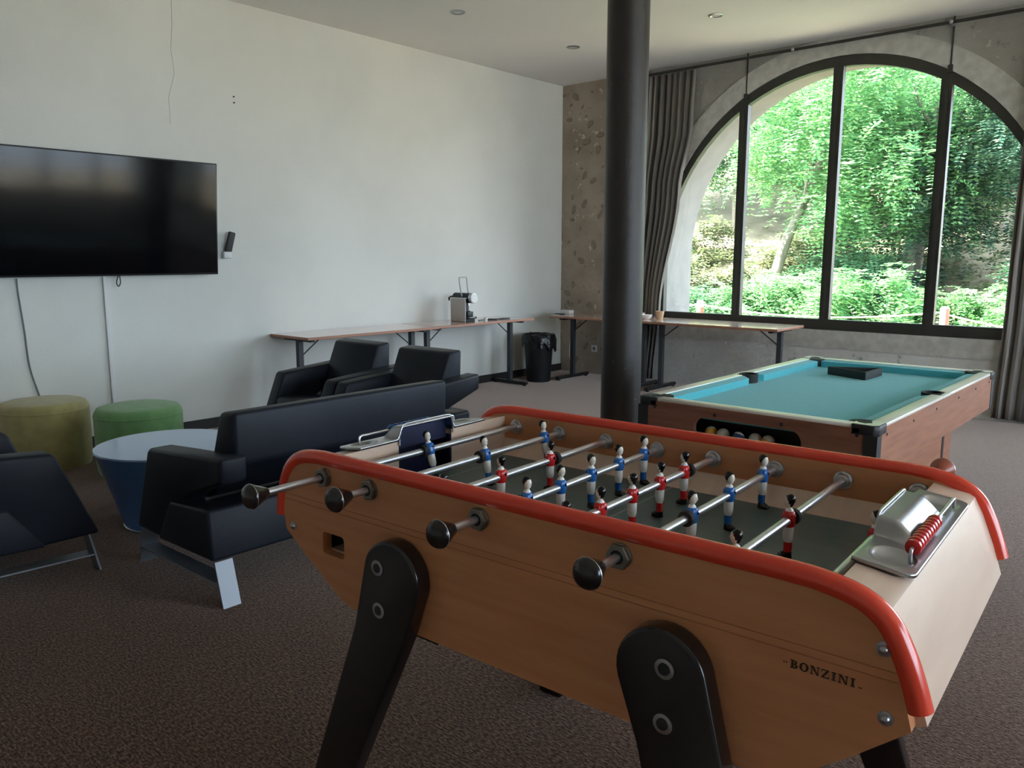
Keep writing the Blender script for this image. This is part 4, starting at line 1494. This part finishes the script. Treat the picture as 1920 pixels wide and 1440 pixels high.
for x0, x1 in ((-hx, -hx + 0.022), (hx - 0.022, hx)):
    b = MB().box((x0, -hy + 0.022, ZA), (x1, hy - 0.022, PZ - 0.012))
    sd = b.build('side_apron', 'poolwood', PT, 30)
    xf = x1 if x1 > 0 else x0
    for yy in (-0.80, -0.48, -0.16, 0.20, 0.52, 0.80):
        b = MB().lathe([(0.006, 0.0), (0.005, 0.002), (0.0, 0.0025)], (xf, yy, 0.738), (1 if xf > 0 else -1, 0, 0), 10)
        b.build('screw_cap', 'mattblack', sd)
b = MB().box((-hx + 0.03, -hy + 0.03, ZA + 0.02), (hx - 0.03, hy - 0.03, ZA + 0.032))
b.build('tray_floor', 'mattblack', PT)
b = MB().box((-0.36, -hy + 0.16, ZA + 0.032), (0.40, -hy + 0.17, 0.715))
b.build('tray_back', 'mattblack', PT)
b = MB().box((-hx + 0.03, -hy + 0.03, 0.715), (hx - 0.03, hy - 0.03, 0.738))
b.build('bed', 'felt', PT, 0)

# rails: cream capping, split at the pockets
RW = 0.052
CW = 0.048
pk = 0.062
rails = []
for sx in (-1, 1):
    for y0, y1 in ((-hy + 0.085, -0.055), (0.055, hy - 0.085)):
        x0, x1 = sorted((sx * hx, sx * (hx - RW)))
        b = MB().box((x0, y0, PZ - 0.014), (x1, y1, PZ)).bevel(0.004, 2)
        b.build('rail', 'poolrail', PT)
        # cushion with mitred ends
        xo, xi = sx * (hx - RW), sx * (hx - RW - CW)
        ye0 = y0 + (0.0 if y0 < -0.1 else 0.0)
        pts = [(xo, y0 - 0.008), (xo, y1 + 0.008), (xi, y1 - 0.03), (xi, y0 + 0.03)]
        b = MB()
        lo = [(x, y, 0.738) for x, y in pts]
        hi = [(x, y, PZ - 0.004 if k < 2 else PZ - 0.010) for k, (x, y) in enumerate(pts)]
        b.ring_stack([lo, hi])
        b.build('cushion', 'felt', PT, 30)
for sy in (-1, 1):
    y0, y1 = sorted((sy * hy, sy * (hy - RW)))
    b = MB().box((-hx + 0.085, y0, PZ - 0.014), (hx - 0.085, y1, PZ)).bevel(0.004, 2)
    b.build('rail', 'poolrail', PT)
    yo, yi = sy * (hy - RW), sy * (hy - RW - CW)
    pts = [(-hx + 0.077, yo), (hx - 0.077, yo), (hx - 0.115, yi), (-hx + 0.115, yi)]
    b = MB().ring_stack([[(x, y, 0.738) for x, y in pts], [(x, y, PZ - 0.004 if k < 2 else PZ - 0.010) for k, (x, y) in enumerate(pts)]])
    b.build('cushion', 'felt', PT, 30)
# corner castings, corner posts and pockets
for sx in (-1, 1):
    for sy in (-1, 1):
        b = MB()
        pts = [(sx * hx * 1.0 + sx * 0.004, sy * (hy - 0.088)), (sx * (hx + 0.004), sy * (hy - 0.012)), (sx * (hx - 0.012), sy * (hy + 0.004)), (sx * (hx - 0.088), sy * (hy + 0.004)),
               (sx * (hx - 0.088), sy * (hy - 0.050)), (sx * (hx - 0.075), sy * (hy - 0.032)), (sx * (hx - 0.050), sy * (hy - 0.024)), (sx * (hx - 0.032), sy * (hy - 0.044)), (sx * (hx - 0.046), sy * (hy - 0.088))]
        b.prism(pts, 'z', PZ - 0.034, PZ + 0.002).bevel(0.004, 2)
        b.build('corner_cap', 'blackmetal' if sy < 0 else 'mattblack', PT, 40)
        if not (sx < 0 and sy < 0):
            pl = [(cx_ - sx * 0.006 * (1 if abs(cx_) > hx - 0.02 else 0), cy_ - sy * 0.006 * (1 if abs(cy_) > hy - 0.02 else 0)) for cx_, cy_ in pts]
            b = MB().prism(pl, 'z', PZ + 0.0021, PZ + 0.0032)
            b.build('corner_plate', 'poolrail', PT, 40)
        b = MB().prism([(sx * (hx + 0.002), sy * (hy - 0.045)), (sx * (hx + 0.002), sy * (hy + 0.002)), (sx * (hx - 0.045), sy * (hy + 0.002)), (sx * (hx - 0.045), sy * (hy - 0.006)), (sx * (hx - 0.006), sy * (hy - 0.006)), (sx * (hx - 0.006), sy * (hy - 0.045))], 'z', ZA - 0.004, PZ - 0.034)
        b.build('corner_trim', 'mattblack', PT, 30)
        b = MB().lathe([(0.050, 0.040), (0.049, 0.0), (0.046, 0.0), (0.046, -0.05), (0.0, -0.052)], (sx * (hx - 0.068), sy * (hy - 0.068), 0.7395), seg=24)
        b.build('pocket', 'rubber', PT, 40)
    b = MB()
    for k in range(1):
        ring = [(sx * (hx - 0.058) + 0.044 * math.cos(a), 0.052 * math.sin(a)) for a in [2 * PI * i / 24 for i in range(24)]]
        inn = [(sx * (hx - 0.058) + 0.036 * math.cos(a), 0.042 * math.sin(a)) for a in [2 * PI * i / 24 for i in range(24)]]
        ring = [(x, y) for x, y in ring]
        b.plate([ring, list(reversed(inn))], 'z', 0.7385, PZ + 0.001)
        b.plate([inn], 'z', 0.7385, 0.7395)
    b.build('pocket', 'rubber', PT, 40)
    x0, x1 = sorted((sx * hx, sx * (hx - 0.015)))
    b = MB().box((x0, -0.055, PZ - 0.014), (x1, 0.055, PZ))
    b.build('rail', 'poolrail', PT)

# undercarriage: two leg frames and low side panels with black edging
for sy in (-1, 1):
    for sx in (-1, 1):
        xo = sx * (hx - 0.15)
        b = MB().box((min(xo, xo - sx * 0.05), sy * 0.74 - 0.07, 0.03), (max(xo, xo - sx * 0.05), sy * 0.74 + 0.07, ZA + 0.02)).bevel(0.004, 1)
        lg = b.build('leg', 'poolwood', PT)
        b = MB().cyl((xo - sx * 0.025, sy * 0.74, 0.0), (xo - sx * 0.025, sy * 0.74, 0.03), 0.035, seg=16)
        b.build('leveller', 'mattblack', lg)
    b = MB().box((-hx + 0.20, sy * 0.74 - 0.02, 0.16), (hx - 0.20, sy * 0.74 + 0.02, 0.34))
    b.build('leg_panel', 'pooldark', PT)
for sx in (-1, 1):
    xo = sx * (hx - 0.152)
    x0, x1 = sorted((xo, xo - sx * 0.02))
    b = MB().box((x0, -0.66, 0.345), (x1, 0.64, ZA + 0.02))
    b.build('lower_panel', 'poolwood', PT)
    b = MB().box((x0 - 0.003, -0.66, 0.325), (x1 + 0.003, 0.675, 0.345))
    b.box((x0 - 0.003, 0.64, 0.345), (x1 + 0.003, 0.672, ZA))
    b.build('edge_strip', 'mattblack', PT)

# rack on the baize
tri = [(-1.545, 4.262), (-1.315, 4.160), (-1.305, 4.390)]
cxy = (sum(p[0] for p in tri) / 3, sum(p[1] for p in tri) / 3)
inn = [(cxy[0] + (x - cxy[0]) * 0.86, cxy[1] + (y - cxy[1]) * 0.86) for x, y in tri]
b = MB().plate([tri, list(reversed(inn))], 'z', 0.7382, 0.780).bevel(0.003, 1)
tag(b.build('ball_rack', 'mattblack'), 'black plastic triangle rack lying on the teal pool baize', 'rack')

# balls in the return slot
ZT = ZA + 0.032


def pool_ball(name, x, y, c, label, band=None):
    k = NT(name)
    k.b.inputs['Roughness'].default_value = 0.12
    if band:
        tc = k.n('ShaderNodeTexCoord')
        sp = k.n('ShaderNodeSeparateXYZ')
        k.l(tc.outputs['Object'], sp.inputs[0])
        ab = k.n('ShaderNodeMath', operation='ABSOLUTE')
        k.l(sp.outputs[2], ab.inputs[0])
        gt = k.n('ShaderNodeMath', operation='GREATER_THAN')
        gt.inputs[1].default_value = 0.012
        k.l(ab.outputs[0], gt.inputs[0])
        mx = k.n('ShaderNodeMix', data_type='RGBA')
        mx.inputs[6].default_value = c
        mx.inputs[7].default_value = band
        k.l(gt.outputs[0], mx.inputs[0])
        k.l(mx.outputs[2], k.b.inputs['Base Color'])
    else:
        k.b.inputs['Base Color'].default_value = c
    r = 0.0255
    b = MB().sphere((0, 0, 0), r, 28, 18)
    o = b.build(name, k.m, None, 60)
    o.location = (x, y, ZT + r)
    o.rotation_euler = (random.uniform(-.6, .6), random.uniform(-.6, .6), random.uniform(0, 6))
    return tag(o, label, 'pool ball', 'pool balls in the return slot')


W1 = (0.78, 0.74, 0.64, 1)
pool_ball('pool_ball', -1.492, 2.885, (0.70, 0.38, 0.06, 1), 'yellow striped pool ball at the end of the return slot towards the column', W1)
pool_ball('pool_ball', -1.438, 2.880, W1, 'plain white pool ball beside the yellow striped one in the slot')
pool_ball('pool_ball', -1.384, 2.910, (0.01, 0.01, 0.012, 1), 'black pool ball beside the plain white one in the slot')
pool_ball('pool_ball', -1.364, 2.858, (0.03, 0.05, 0.12, 1), 'dark blue striped pool ball in front of the black one', W1)
pool_ball('pool_ball', -1.305, 2.885, (0.72, 0.66, 0.56, 1), 'cream pool ball beside the orange striped one in the slot')
pool_ball('pool_ball', -1.251, 2.880, (0.75, 0.28, 0.03, 1), 'orange striped pool ball nearest the empty end of the return slot', W1)
